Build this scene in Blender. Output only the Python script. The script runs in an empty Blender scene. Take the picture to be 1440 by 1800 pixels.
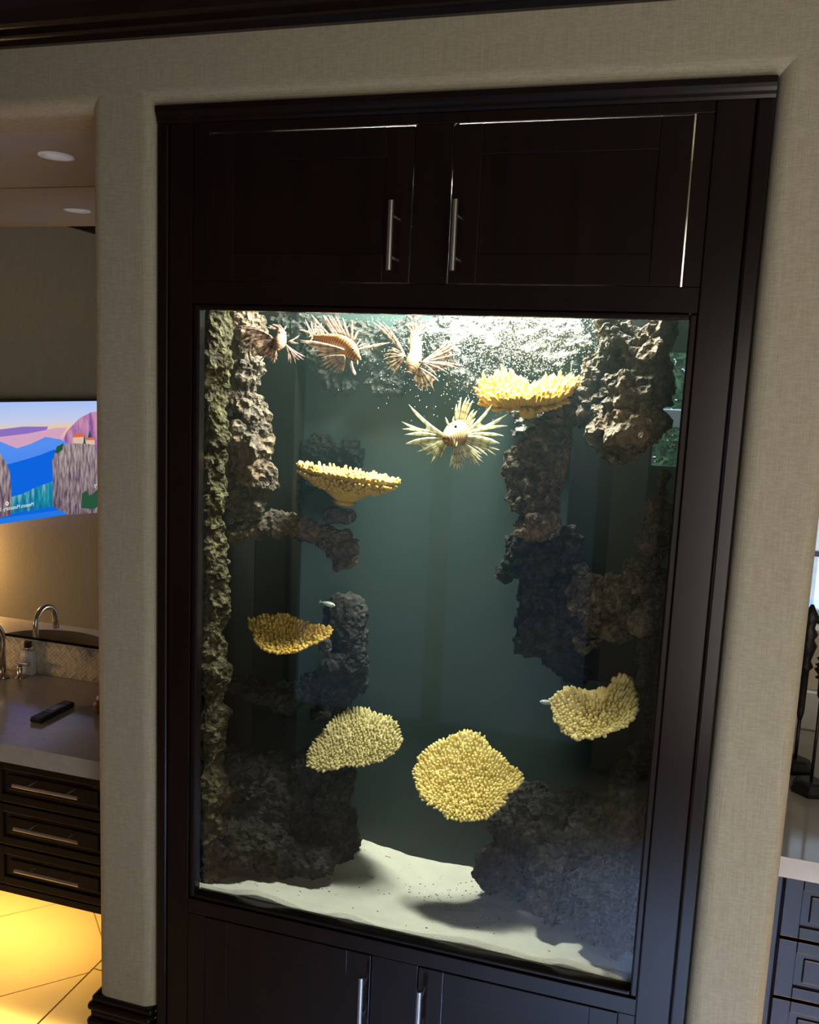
import bpy, bmesh, math, random
import numpy as np
from mathutils import Vector, Matrix, noise as mn
random.seed(7)
SC = bpy.context.scene
COL = SC.collection
R_ = math.radians

# ------------------------------------------------------------------ camera, world, light, exposure
FPX, YAW, PITCH, ROLL = 1546.06, -0.279321, -0.146443, 0.043837
CAM = Vector((1.14883, -1.82651, 1.88340))
_f = Vector((math.sin(YAW)*math.cos(PITCH), math.cos(YAW)*math.cos(PITCH), math.sin(PITCH)))
_r = Vector((math.cos(YAW), -math.sin(YAW), 0)); _u = _r.cross(_f)
CR = math.cos(ROLL)*_r + math.sin(ROLL)*_u
CU = -math.sin(ROLL)*_r + math.cos(ROLL)*_u
CF = _f
cd = bpy.data.cameras.new('camera'); cam = bpy.data.objects.new('camera', cd); COL.objects.link(cam)
cd.sensor_fit = 'HORIZONTAL'; cd.sensor_width = 36; cd.lens = FPX*36/1440; cd.clip_start = .02; cd.clip_end = 200
M = Matrix.Identity(4)
for i in range(3):
    M[i][0], M[i][1], M[i][2], M[i][3] = CR[i], CU[i], -CF[i], CAM[i]
cam.matrix_world = M
SC.camera = cam
SC.cycles.max_bounces = 7; SC.cycles.diffuse_bounces = 3; SC.cycles.volume_bounces = 0; SC.cycles.caustics_refractive = False; SC.cycles.caustics_reflective = False

world = bpy.data.worlds.new('sky'); SC.world = world; world.use_nodes = True
world.node_tree.nodes['Background'].inputs[0].default_value = (.62, .78, 1, 1)
world.node_tree.nodes['Background'].inputs[1].default_value = 1.6

vs = SC.view_settings
vs.view_transform = 'Standard'; vs.look = 'None'; vs.exposure = 0.0; vs.gamma = 1.0; vs.use_curve_mapping = False

def area(name, loc, rot, sx, sy, power, color, spread=180):
    l = bpy.data.lights.new(name, 'AREA'); l.shape = 'RECTANGLE'; l.size = sx; l.size_y = sy
    l.energy = power; l.color = color; l.spread = R_(spread)
    o = bpy.data.objects.new(name, l); COL.objects.link(o); o.location = loc; o.rotation_euler = rot
    return o
# aquarium lamps inside the hood, warm strips under the two vanities
area('tank_light', (.77, .28, 2.34), (R_(3), R_(6), 0), .32, .14, 50, (.95, 1, .86))
area('tank_light', (.47, .37, 2.38), (R_(-2), 0, 0), .26, .12, 35, (.95, 1, .86))
area('vanity_strip_light', (-1.0, .40, .31), (0, 0, 0), .9, .06, 7.5, (1, .55, .10))
area('vanity_strip_light', (1.80, .29, .31), (R_(-12), R_(-20), 0), .7, .05, 30, (1, .56, .14))
# added blue lamp by the rear window; its floor pool reflects in dark wood
area('added_floor_light', (2.15, -2.33, 1.75), (Vector((1.42, -1.0, 0))-Vector((2.15, -2.33, 1.75))).to_track_quat('-Z', 'Y').to_euler(), 1.0, .5, 44, (.26, .46, 1), 38)

# ------------------------------------------------------------------ pixel helpers (points of the place measured from the photograph)
def ray(px, py): return CF + CR*((px-720)/FPX) - CU*((py-900)/FPX)
def at(px, py, Y):
    d = ray(px, py); return CAM + d*((Y-CAM.y)/d.y)
def atz(px, py, Z):
    d = ray(px, py); return CAM + d*((Z-CAM.z)/d.z)
def mpp(pt): return (pt-CAM).dot(CF)/FPX          # metres per pixel there

# ------------------------------------------------------------------ object helpers
def tag(o, label=None, cat=None, group=None, kind=None):
    if label: o['label'] = label
    if cat: o['category'] = cat
    if group: o['group'] = group
    if kind: o['kind'] = kind
    return o
def thing(name, loc, label, cat, group=None):
    o = bpy.data.objects.new(name, None); COL.objects.link(o); o.location = loc
    o.empty_display_size = .05
    return tag(o, label, cat, group)
def link(name, me, m, parent=None, smooth=False):
    o = bpy.data.objects.new(name, me); COL.objects.link(o)
    if m is not None and not me.materials: me.materials.append(m)
    if smooth:
        me.polygons.foreach_set('use_smooth', [True]*len(me.polygons))
    if parent:
        o.parent = parent
        if parent.type == 'EMPTY': o.matrix_parent_inverse = Matrix.Translation(-parent.location)
    return o
def from_bm(name, bm, m, parent=None, smooth=False):
    me = bpy.data.meshes.new(name); bmesh.ops.recalc_face_normals(bm, faces=bm.faces); bm.to_mesh(me); bm.free()
    return link(name, me, m, parent, smooth)
def from_py(name, v, f, m, parent=None, smooth=False, uv=None):
    me = bpy.data.meshes.new(name); me.from_pydata([tuple(a) for a in v], [], f)
    if uv is not None:
        l = me.uv_layers.new(name='UVMap')
        idx = np.empty(len(me.loops), int); me.loops.foreach_get('vertex_index', idx)
        l.data.foreach_set('uv', np.asarray(uv, float)[idx].ravel())
    me.update()
    return link(name, me, m, parent, smooth)
def bm_box(bm, x0, x1, y0, y1, z0, z1, bev=0, seg=2):
    b2 = bmesh.new()
    r = bmesh.ops.create_cube(b2, size=1)
    for v in b2.verts:
        v.co = Vector(((x0+x1)/2+v.co.x*(x1-x0), (y0+y1)/2+v.co.y*(y1-y0), (z0+z1)/2+v.co.z*(z1-z0)))
    if bev: bmesh.ops.bevel(b2, geom=b2.edges[:]+b2.verts[:], offset=bev, segments=seg, affect='EDGES', profile=.5)
    t = bpy.data.meshes.new('t'); b2.to_mesh(t); b2.free(); bm.from_mesh(t); bpy.data.meshes.remove(t)
def box(name, x0, x1, y0, y1, z0, z1, m, parent=None, bev=.0015, seg=2):
    bm = bmesh.new(); bm_box(bm, x0, x1, y0, y1, z0, z1, bev, seg)
    return from_bm(name, bm, m, parent)
def prism(name, poly, axis, a0, a1, m, parent=None, bev=0):
    """poly = 2D points; axis 'x': points are (y,z); 'y': (x,z); 'z': (x,y)"""
    def P(p, a): return {'x': (a, p[0], p[1]), 'y': (p[0], a, p[1]), 'z': (p[0], p[1], a)}[axis]
    n = len(poly)
    v = [P(p, a0) for p in poly]+[P(p, a1) for p in poly]
    f = [list(range(n)), list(range(2*n-1, n-1, -1))]+[[i, (i+1) % n, n+(i+1) % n, n+i] for i in range(n)]
    bm = bmesh.new(); vv = [bm.verts.new(a) for a in v]
    for q in f: bm.faces.new([vv[i] for i in q])
    if bev: bmesh.ops.bevel(bm, geom=bm.edges[:], offset=bev, segments=2, affect='EDGES')
    return from_bm(name, bm, m, parent)
def tube_data(pts, rad, n=10, cap=True):
    pts = [Vector(p) for p in pts]; v = []; f = []; k = len(pts)
    if not hasattr(rad, '__len__'): rad = [rad]*k
    up = None
    for i, p in enumerate(pts):
        d = (pts[min(i+1, k-1)]-pts[max(i-1, 0)]).normalized()
        if up is None:
            up = d.orthogonal().normalized()
        else:
            up = (up-d*up.dot(d)).normalized()
        s = d.cross(up)
        for j in range(n):
            a = 2*math.pi*j/n; v.append(p+(up*math.cos(a)+s*math.sin(a))*rad[i])
    for i in range(k-1):
        for j in range(n): f.append([i*n+j, i*n+(j+1) % n, (i+1)*n+(j+1) % n, (i+1)*n+j])
    if cap: f += [list(range(n-1, -1, -1)), list(range((k-1)*n, k*n))]
    return v, f
def tube(name, pts, rad, m, parent=None, n=12):
    v, f = tube_data(pts, rad, n); return from_py(name, v, f, m, parent, True)
def lathe(name, prof, c, m, parent=None, n=24, ang=0):
    v = []; f = []; k = len(prof)
    for r, z in prof:
        for j in range(n):
            a = 2*math.pi*j/n+ang; v.append((c[0]+r*math.cos(a), c[1]+r*math.sin(a), c[2]+z))
    for i in range(k-1):
        for j in range(n): f.append([i*n+j, i*n+(j+1) % n, (i+1)*n+(j+1) % n, (i+1)*n+j])
    f += [list(range(n-1, -1, -1)), list(range((k-1)*n, k*n))]
    return from_py(name, v, f, m, parent, n > 8)
def bar_handle(parent, a, b, off=(0, -.032, 0), r=.006):
    """brushed bar pull: bar plus two posts, one mesh"""
    a, b, off = Vector(a), Vector(b), Vector(off)
    v, f = tube_data([a+off, b+off], r, 12)
    for t in (.2, .8):
        q = a.lerp(b, t); v2, f2 = tube_data([q, q+off], r*.62, 8)
        k = len(v); v += v2; f += [[i+k for i in g] for g in f2]
    h = from_py('handle', v, f, MT['steel'], parent)
    h['label'] = 'brushed steel bar handle'
    return h

# ------------------------------------------------------------------ materials
def new_mat(name):
    m = bpy.data.materials.new(name); m.use_nodes = True; nt = m.node_tree
    return m, nt, nt.nodes, nt.links, nt.nodes['Principled BSDF']
def mat(name, col, rough=.5, metal=0, spec=.5, coat=0, coat_r=.1, var=0, vscale=(8, 8, 8), bump=0, bscale=60, emit=None, estr=0, detail=4, col2=None):
    m, nt, N, L, B = new_mat(name)
    B.inputs['Base Color'].default_value = (*col, 1); B.inputs['Roughness'].default_value = rough
    B.inputs['Metallic'].default_value = metal; B.inputs['Specular IOR Level'].default_value = spec
    B.inputs['Coat Weight'].default_value = coat; B.inputs['Coat Roughness'].default_value = coat_r
    if emit: B.inputs['Emission Color'].default_value = (*emit, 1); B.inputs['Emission Strength'].default_value = estr
    tc = N.new('ShaderNodeTexCoord')
    if var or col2:
        mp = N.new('ShaderNodeMapping'); mp.inputs['Scale'].default_value = vscale
        L.new(tc.outputs['Object'], mp.inputs[0])
        n = N.new('ShaderNodeTexNoise'); n.inputs['Scale'].default_value = 1; n.inputs['Detail'].default_value = detail
        L.new(mp.outputs[0], n.inputs[0])
        r = N.new('ShaderNodeValToRGB')
        c2 = col2 or tuple(c*(1+var) for c in col); c1 = col if col2 else tuple(c*(1-var) for c in col)
        r.color_ramp.elements[0].color = (*c1, 1); r.color_ramp.elements[0].position = .32
        r.color_ramp.elements[1].color = (*c2, 1); r.color_ramp.elements[1].position = .68
        L.new(n.outputs[0], r.inputs[0]); L.new(r.outputs[0], B.inputs['Base Color'])
    if bump:
        n2 = N.new('ShaderNodeTexNoise'); n2.inputs['Scale'].default_value = bscale; n2.inputs['Detail'].default_value = 5
        L.new(tc.outputs['Object'], n2.inputs[0])
        b = N.new('ShaderNodeBump'); b.inputs['Strength'].default_value = bump; b.inputs['Distance'].default_value = .01
        L.new(n2.outputs[0], b.inputs['Height']); L.new(b.outputs[0], B.inputs['Normal'])
    return m
def linen(name, c1, c2):
    m, nt, N, L, B = new_mat(name)
    tc = N.new('ShaderNodeTexCoord'); outs = []
    for sc in ((420, 420, 14), (60, 60, 420), (600, 600, 600)):
        mp = N.new('ShaderNodeMapping'); mp.inputs['Scale'].default_value = sc; L.new(tc.outputs['Object'], mp.inputs[0])
        n = N.new('ShaderNodeTexNoise'); n.inputs['Scale'].default_value = 1; n.inputs['Detail'].default_value = 1
        L.new(mp.outputs[0], n.inputs[0]); outs.append(n.outputs[0])
    a = N.new('ShaderNodeMath'); a.operation = 'ADD'; L.new(outs[0], a.inputs[0]); L.new(outs[1], a.inputs[1])
    a2 = N.new('ShaderNodeMath'); a2.operation = 'ADD'; L.new(a.outputs[0], a2.inputs[0]); L.new(outs[2], a2.inputs[1])
    d = N.new('ShaderNodeMath'); d.operation = 'DIVIDE'; d.inputs[1].default_value = 3; L.new(a2.outputs[0], d.inputs[0])
    r = N.new('ShaderNodeValToRGB'); r.color_ramp.elements[0].position = .4; r.color_ramp.elements[1].position = .6
    r.color_ramp.elements[0].color = (*c1, 1); r.color_ramp.elements[1].color = (*c2, 1)
    L.new(d.outputs[0], r.inputs[0]); L.new(r.outputs[0], B.inputs['Base Color'])
    B.inputs['Roughness'].default_value = .75; B.inputs['Specular IOR Level'].default_value = .25
    return m
def thin_glass(name, tint=(1, 1, 1), ior=1.5, gloss=1.0):
    m, nt, N, L, B = new_mat(name); N.remove(B)
    out = N['Material Output']
    t = N.new('ShaderNodeBsdfTransparent'); t.inputs[0].default_value = (*tint, 1)
    g = N.new('ShaderNodeBsdfGlossy'); g.inputs['Roughness'].default_value = .01; g.inputs[0].default_value = (gloss, gloss, gloss, 1)
    fr = N.new('ShaderNodeFresnel'); fr.inputs[0].default_value = ior
    mx = N.new('ShaderNodeMixShader'); L.new(fr.outputs[0], mx.inputs[0]); L.new(t.outputs[0], mx.inputs[1]); L.new(g.outputs[0], mx.inputs[2])
    L.new(mx.outputs[0], out.inputs[0]); return m
def emis(name, col, s):
    m, nt, N, L, B = new_mat(name); N.remove(B)
    e = N.new('ShaderNodeEmission'); e.inputs[0].default_value = (*col, 1); e.inputs[1].default_value = s
    L.new(e.outputs[0], N['Material Output'].inputs[0]); return m
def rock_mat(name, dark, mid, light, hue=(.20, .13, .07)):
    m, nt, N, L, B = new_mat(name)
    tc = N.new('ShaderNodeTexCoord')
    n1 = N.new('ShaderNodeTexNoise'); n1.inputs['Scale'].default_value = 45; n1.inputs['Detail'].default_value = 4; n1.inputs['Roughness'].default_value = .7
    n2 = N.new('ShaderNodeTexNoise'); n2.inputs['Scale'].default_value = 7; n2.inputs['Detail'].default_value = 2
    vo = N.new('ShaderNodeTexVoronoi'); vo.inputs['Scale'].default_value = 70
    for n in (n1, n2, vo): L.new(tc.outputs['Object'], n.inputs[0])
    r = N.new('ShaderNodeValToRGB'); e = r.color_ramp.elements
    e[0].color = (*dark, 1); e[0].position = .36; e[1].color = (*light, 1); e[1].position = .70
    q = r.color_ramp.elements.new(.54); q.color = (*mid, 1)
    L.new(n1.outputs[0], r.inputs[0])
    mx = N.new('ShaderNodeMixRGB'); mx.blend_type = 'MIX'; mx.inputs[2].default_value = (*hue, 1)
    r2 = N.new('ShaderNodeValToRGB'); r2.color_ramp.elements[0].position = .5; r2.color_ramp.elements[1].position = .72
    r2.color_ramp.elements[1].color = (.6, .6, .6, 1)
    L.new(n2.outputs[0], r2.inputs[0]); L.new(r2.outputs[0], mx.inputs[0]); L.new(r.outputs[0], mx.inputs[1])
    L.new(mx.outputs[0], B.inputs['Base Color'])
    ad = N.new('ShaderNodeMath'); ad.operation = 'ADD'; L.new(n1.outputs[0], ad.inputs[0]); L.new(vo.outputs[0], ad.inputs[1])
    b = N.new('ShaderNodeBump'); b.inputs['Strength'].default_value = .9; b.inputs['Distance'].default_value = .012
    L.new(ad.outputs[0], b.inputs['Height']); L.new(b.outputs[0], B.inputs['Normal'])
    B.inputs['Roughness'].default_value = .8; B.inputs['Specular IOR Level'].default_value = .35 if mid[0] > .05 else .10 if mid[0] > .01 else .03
    return m
def uv_bands(name, base, band, freq, warp=.6, thr=.55, rough=.5, trans=0.0, spec=.4, soft=.08):
    """bands along the UV u axis (fish stripes, banded fin rays)"""
    m, nt, N, L, B = new_mat(name)
    uv = N.new('ShaderNodeUVMap'); uv.uv_map = 'UVMap'
    sp = N.new('ShaderNodeSeparateXYZ'); L.new(uv.outputs[0], sp.inputs[0])
    tc = N.new('ShaderNodeTexCoord'); n = N.new('ShaderNodeTexNoise'); n.inputs['Scale'].default_value = 60; n.inputs['Detail'].default_value = 2
    L.new(tc.outputs['Object'], n.inputs[0])
    a = N.new('ShaderNodeMath'); a.operation = 'MULTIPLY_ADD'; a.inputs[1].default_value = freq
    nw = N.new('ShaderNodeMath'); nw.operation = 'MULTIPLY'; nw.inputs[1].default_value = warp*4; L.new(n.outputs[0], nw.inputs[0])
    L.new(sp.outputs[0], a.inputs[0]); L.new(nw.outputs[0], a.inputs[2])
    s = N.new('ShaderNodeMath'); s.operation = 'SINE'; L.new(a.outputs[0], s.inputs[0])
    h = N.new('ShaderNodeMath'); h.operation = 'MULTIPLY_ADD'; h.inputs[1].default_value = .5; h.inputs[2].default_value = .5; L.new(s.outputs[0], h.inputs[0])
    r = N.new('ShaderNodeValToRGB'); e = r.color_ramp.elements
    e[0].position = thr-soft; e[0].color = (*base, 1); e[1].position = thr+soft; e[1].color = (*band, 1)
    L.new(h.outputs[0], r.inputs[0]); L.new(r.outputs[0], B.inputs['Base Color'])
    B.inputs['Roughness'].default_value = rough; B.inputs['Specular IOR Level'].default_value = spec
    if trans:
        t = N.new('ShaderNodeBsdfTransparent'); mx = N.new('ShaderNodeMixShader'); mx.inputs[0].default_value = 1-trans
        tl = N.new('ShaderNodeBsdfTranslucent'); L.new(r.outputs[0], tl.inputs[0])
        m2 = N.new('ShaderNodeMixShader'); m2.inputs[0].default_value = .4; L.new(B.outputs[0], m2.inputs[1]); L.new(tl.outputs[0], m2.inputs[2])
        L.new(t.outputs[0], mx.inputs[1]); L.new(m2.outputs[0], mx.inputs[2]); L.new(mx.outputs[0], N['Material Output'].inputs[0])
    return m

MT = {}
MT['wall'] = linen('wallcovering', (.335, .295, .205), (.43, .38, .27))
MT['wall_plain'] = mat('wall_paint', (.40, .34, .25), .8)
MT['ceil'] = mat('ceiling_paint', (.36, .35, .33), .8, bump=.05, bscale=200)
MT['wood'] = mat('espresso_wood', (.0055, .0030, .0026), .24, spec=.36, coat=.12, coat_r=.10, col2=(.011, .0050, .0040), vscale=(30, 30, 2.5))
MT['groove'] = mat('dark_gap', (.002, .0015, .0015), .9, spec=.1)
MT['steel'] = mat('brushed_steel', (.55, .54, .52), .32, metal=1, var=.06, vscale=(300, 300, 300))
MT['nickel'] = mat('satin_nickel', (.55, .52, .47), .22, metal=1)
MT['stone'] = mat('quartz_counter', (.40, .38, .34), .16, spec=.5, var=.06, vscale=(40, 40, 40), detail=6)
MT['stone_r'] = mat('marble_counter', (.50, .46, .39), .10, spec=.5, var=.10, vscale=(9, 14, 9), detail=8)
MT['porcelain'] = mat('porcelain', (.62, .64, .66), .12)
MT['tile'] = mat('floor_tile', (.62, .55, .44), .16, spec=.5, var=.05, vscale=(5, 5, 5))
MT['grout'] = mat('grout', (.30, .25, .18), .9)
MT['mosaic'] = mat('mosaic_tile', (.42, .39, .28), .3, col2=(.62, .58, .46), vscale=(60, 60, 60))
MT['mosaic_grout'] = mat('mosaic_grout', (.36, .34, .25), .9)
MT['black'] = mat('black_plastic', (.006, .006, .007), .35)
MT['panel_dark'] = mat('dark_tank_panel', (.0030, .0032, .0029), .7, spec=.05)
MT['teal'] = mat('teal_backdrop', (.021, .037, .035), .6, spec=.2, var=.06, vscale=(3, 3, 3))
MT['white_liner'] = mat('white_liner', (.42, .41, .38), .7)
MT['glass'] = thin_glass('clear_glass', ior=1.38)
MT['window_glass'] = thin_glass('window_glass')
m, nt, N, L, B = new_mat('mirror'); B.inputs['Metallic'].default_value = 1; B.inputs['Roughness'].default_value = .004
B.inputs['Base Color'].default_value = (.90, .91, .90, 1); MT['mirror'] = m
MT['sand'] = mat('aquarium_sand', (.62, .63, .53), .95, spec=.1, var=.08, vscale=(9, 9, 9), bump=.5, bscale=420)
MT['grit'] = mat('dark_grit', (.05, .045, .035), .9)
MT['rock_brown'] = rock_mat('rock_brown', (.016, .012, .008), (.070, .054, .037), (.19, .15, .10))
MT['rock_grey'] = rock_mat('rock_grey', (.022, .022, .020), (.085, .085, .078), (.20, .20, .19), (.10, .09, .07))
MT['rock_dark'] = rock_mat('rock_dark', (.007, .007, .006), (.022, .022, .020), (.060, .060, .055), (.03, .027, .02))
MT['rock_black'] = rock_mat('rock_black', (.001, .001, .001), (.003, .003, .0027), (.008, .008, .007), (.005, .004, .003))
MT['rock_moss'] = rock_mat('rock_moss', (.013, .012, .006), (.048, .043, .022), (.12, .11, .06), (.055, .055, .02))
MT['coral'] = mat('yellow_coral', (.54, .33, .05), .65, spec=.3, col2=(.70, .50, .125), vscale=(40, 40, 40))
MT['coral2'] = mat('pale_coral', (.52, .42, .14), .65, spec=.3, col2=(.74, .64, .29), vscale=(40, 40, 40))
MT['coral5'] = mat('deep_yellow_coral', (.42, .25, .03), .65, spec=.25, col2=(.58, .39, .08), vscale=(40, 40, 40))
MT['coral4'] = mat('olive_coral', (.34, .29, .11), .65, spec=.3, col2=(.54, .48, .23), vscale=(40, 40, 40))
MT['coral3'] = mat('lemon_coral', (.58, .46, .13), .65, spec=.3, col2=(.76, .65, .26), vscale=(40, 40, 40))
MT['daylight'] = emis('daylight_pane', (1, .92, .80), 5.2)
MT['dusk'] = emis('blue_daylight_pane', (.30, .52, .85), .22)

# ------------------------------------------------------------------ room shell
XL, YB, XR, YW, CEIL = -1.93, -2.42, 3.2, -.012, 2.80        # left wall, rear wall, right wall, front wall face, ceiling
HEAD = 2.462
YM = .71                                                     # mirror plane of the left vanity
def struct(o): o['kind'] = 'structure'; return o

# front wall: header with two rounded columns around the aquarium cabinet
poly = [(XL, CEIL), (XL, HEAD), (-.174, HEAD), (-.174, 0), (-.002, 0), (-.002, 2.468), (1.292, 2.468), (1.292, 0), (1.446, 0), (1.446, HEAD), (XR, HEAD), (XR, CEIL)]
bm = bmesh.new(); n = len(poly)
fv = [bm.verts.new((x, YW, z)) for x, z in poly]; bv = [bm.verts.new((x, .13, z)) for x, z in poly]
bm.faces.new(fv); bm.faces.new(bv[::-1])
for i in range(n): bm.faces.new([fv[i], fv[(i+1) % n], bv[(i+1) % n], bv[i]])
bmesh.ops.recalc_face_normals(bm, faces=bm.faces); bm.edges.ensure_lookup_table()
eds = [e for e in bm.edges if all(v in fv for v in e.verts) and 1 <= fv.index(e.verts[0]) <= 10 and 1 <= fv.index(e.verts[1]) <= 10
       and abs(e.verts[0].co.z) + abs(e.verts[1].co.z) > .01]
bmesh.ops.bevel(bm, geom=eds, offset=.034, segments=9, affect='EDGES', profile=.5)
wf = struct(from_bm('wall_front', bm, MT['wall'])); wf['label'] = 'beige linen wallcovering around the aquarium cabinet'
struct(box('wall_left', XL-.1, XL, YB-.1, 1.1, 0, CEIL, MT['wall'], bev=0))
struct(box('wall_right', XR, XR+.1, YB-.1, 1.2, 0, CEIL, MT['wall'], bev=0))
struct(box('ceiling', XL-.1, XR+.1, YB-.1, .13, CEIL, CEIL+.1, mat('dark_ceiling', (.10, .085, .07), .7), bev=0))
struct(box('ceiling', XL, -.04, .13, YM+.12, HEAD, HEAD+.1, MT['ceil'], bev=0)); struct(box('ceiling', 1.30, XR, .13, 1.2, HEAD, HEAD+.1, MT['ceil'], bev=0))
struct(box('wall_alcove_back', XL, -.03, YM+.01, YM+.11, 0, HEAD+.1, MT['wall_plain'], bev=0))
struct(box('wall_alcove_side', -.04, -.005, .13, YM+.1, 0, HEAD+.05, MT['wall_plain'], bev=0))
struct(box('wall_alcove_right_side', 1.296, 1.325, .13, 1.12, 0, HEAD+.05, MT['wall_plain'], bev=0))

# rear wall (behind the camera) with a glazed door and a window for the daylight
def rear_wall():
    holes = [(-.78, .92, 0, 2.08), (1.45, 2.95, .25, 2.15)]
    xs = [XL, -.78, .92, 1.45, 2.95, XR]
    bm = bmesh.new()
    for i in range(5):
        h = [q for q in holes if abs(q[0]-xs[i]) < 1e-6]
        if not h: bm_box(bm, xs[i], xs[i+1], YB-.1, YB, 0, CEIL)
        else:
            if h[0][2] > 0: bm_box(bm, xs[i], xs[i+1], YB-.1, YB, 0, h[0][2])
            bm_box(bm, xs[i], xs[i+1], YB-.1, YB, h[0][3], CEIL)
    struct(from_bm('wall_rear', bm, MT['wall']))
    d = thing('door_1', (.07, YB, 0), None, None); d['kind'] = 'structure'
    for x0, x1 in ((-.78, -.71), (.02, .12), (.85, .92)): box('frame', x0, x1, YB-.06, YB-.01, 0, 2.08, MT['wood'], d)
    for z0, z1 in ((0, .10), (2.0, 2.08)): box('frame', -.71, .85, YB-.055, YB-.015, z0, z1, MT['wood'], d)
    for x0, x1 in ((-.71, .02), (.12, .85)): box('pane', x0, x1, YB-.05, YB-.04, .1, 2.0, MT['dusk'], d, bev=0)
    w = thing('window_1', (2.2, YB, .25), None, None); w['kind'] = 'structure'
    for x0, x1 in ((1.45, 1.51), (2.17, 2.23), (2.89, 2.95)): box('frame', x0, x1, YB-.06, YB-.01, .25, 2.15, MT['wood'], w)
    for z0, z1 in ((.25, .31), (2.09, 2.15)): box('frame', 1.51, 2.89, YB-.055, YB-.015, z0, z1, MT['wood'], w)
    for x0, x1 in ((1.51, 2.17), (2.23, 2.89)): box('pane', x0, x1, YB-.05, YB-.04, .31, 2.09, MT['daylight'], w, bev=0)
rear_wall()

# crown moulding (dark, stepped profile)
CZ = 2.606
prof = [(0, 0), (-.014, 0), (-.018, .012), (-.030, .016), (-.032, .030), (-.046, .036), (-.060, .060), (-.085, .095), (-.115, .118), (-.120, .135), (-.135, .140), (-.135, .182), (0, .182)]
struct(prism('trim_1', [(YW+a, CZ+b) for a, b in prof], 'x', XL, XR, MT['wood']))
struct(prism('trim_2', [(XL-a, CZ+b) for a, b in prof], 'y', YB, YW-.14, MT['wood']))

# base moulding around the column feet
def base_trim(name, x0, x1):
    bm = bmesh.new()
    for (z0, z1, o, bv) in ((0, .165, .014, .003), (.165, .190, .020, .010), (.188, .212, .013, .009), (.210, .232, .019, .010), (.230, .250, .010, .008)):
        bm_box(bm, x0-o, x1+min(o, .0), YW-o, .14, z0, z1, bv, 3)
    o = from_bm(name, bm, MT['wood']); struct(o); return o
base_trim('baseboard_left', -.174, -.004); base_trim('baseboard_right', 1.294, 1.443)

# floor: grout bed with separate tiles; laid diagonally to the left, squarely elsewhere
fl = struct(box('floor', XL-.1, XR+.1, YB-.1, 1.1, -.06, -.003, MT['grout'], bev=0))
def clip(poly, a, b, c):      # keep a*x+b*y<=c
    out = []
    for i, p in enumerate(poly):
        q = poly[(i+1) % len(poly)]; dp = a*p[0]+b*p[1]-c; dq = a*q[0]+b*q[1]-c
        if dp <= 0: out.append(p)
        if dp*dq < 0:
            t = dp/(dp-dq); out.append((p[0]+(q[0]-p[0])*t, p[1]+(q[1]-p[1])*t))
    return out
def tile_at(poly):
    if len(poly) < 3: return
    c = [sum(p[k] for p in poly)/len(poly) for k in (0, 1)]
    ar = abs(sum(poly[i][0]*poly[(i+1) % len(poly)][1]-poly[(i+1) % len(poly)][0]*poly[i][1] for i in range(len(poly))))/2
    if ar < .0006: return
    prism('tile', poly, 'z', -.004, random.uniform(0, .0006), MT['tile'], fl)
s = .427; g = .0022; r2 = math.sqrt(2)
for i in range(-9, 9):
    for j in range(-9, 12):
        u0, v0 = -.016+i*s, .563+j*s
        q = [(u0+g, v0+g), (u0+s-g, v0+g), (u0+s-g, v0+s-g), (u0+g, v0+s-g)]
        P = [((u-v)/r2, (u+v)/r2) for u, v in q]
        for cl in ((1, 0, -.459), (-1, 0, -XL), (0, -1, -YB), (0, 1, YM)):
            P = clip(P, *cl)
            if not P: break
        if P: tile_at(P)
y = -2.36
for i in range(8):
    for j in range(8):
        x0 = -.455+i*.455; y0 = YB+.05+j*.455
        P = [(x0+g, y0+g), (x0+.455-g, y0+g), (x0+.455-g, y0+.455-g), (x0+g, y0+.455-g)]
        for cl in ((1, 0, XR), (0, -1, -YB), (0, 1, 1.08)):
            P = clip(P, *cl)
            if not P: break
        if P: tile_at(P)

# ------------------------------------------------------------------ aquarium cabinet
W = MT['wood']
cab = thing('aquarium_cabinet', (.645, .0, 0), 'tall espresso wood cabinet framing the aquarium glass, doors above and below', 'cabinet')
F0, F1 = 0.0, .022
GX0, GX1, GZ0, GZ1 = .104, 1.173, .587, 2.026
box('stile', .030, .088, F0, F1, 0, 2.43, W, cab); box('stile', 1.189, 1.258, F0, F1, 0, 2.43, W, cab)
for a, b in ((0, .028), (1.260, 1.290)):
    box('edge_bead', a, b, -.006, .025, 0, 2.43, W, cab, bev=.005, seg=3)
box('rail', .09, 1.187, F0, F1, 2.408, 2.43, W, cab); box('rail', .09, 1.187, F0, F1, 2.040, 2.089, W, cab)
box('rail', .09, 1.187, F0, F1, .535, .574, W, cab); box('rail', .09, 1.187, F0, F1, 0, .09, W, cab)
box('mullion', .602, .684, F0, F1, 2.0895, 2.4075, W, cab); box('mullion', .580, .694, F0, F1, .0905, .5345, W, cab)
for x0, x1, z0, z1 in ((.09, .130, 2.0895, 2.4075), (1.154, 1.187, 2.0895, 2.4075), (.09, .137, .0905, .5345), (1.152, 1.187, .0905, .5345)):
    box('filler_strip', x0, x1, F0, F1, z0, z1, W, cab)
# stops around the glass
for q in ((.089, GX0, GZ0-.012, GZ1+.013), (GX1, 1.188, GZ0-.012, GZ1+.013)): box('glass_stop', q[0], q[1], .004, .034, q[2], q[3], W, cab, bev=.004)
for q in ((GX0, GX1, GZ1, GZ1+.013), (GX0, GX1, GZ0-.012, GZ0)): box('glass_stop', q[0], q[1], .004, .034, q[2], q[3], W, cab, bev=.004)
# top moulding
tp = [(.02, 2.43), (-.002, 2.43), (-.004, 2.436), (-.005, 2.442), (-.008, 2.448), (-.012, 2.454), (-.012, 2.466), (.02, 2.466)]
prism('top_moulding', tp, 'x', -.001, 1.291, W, cab)
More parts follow.
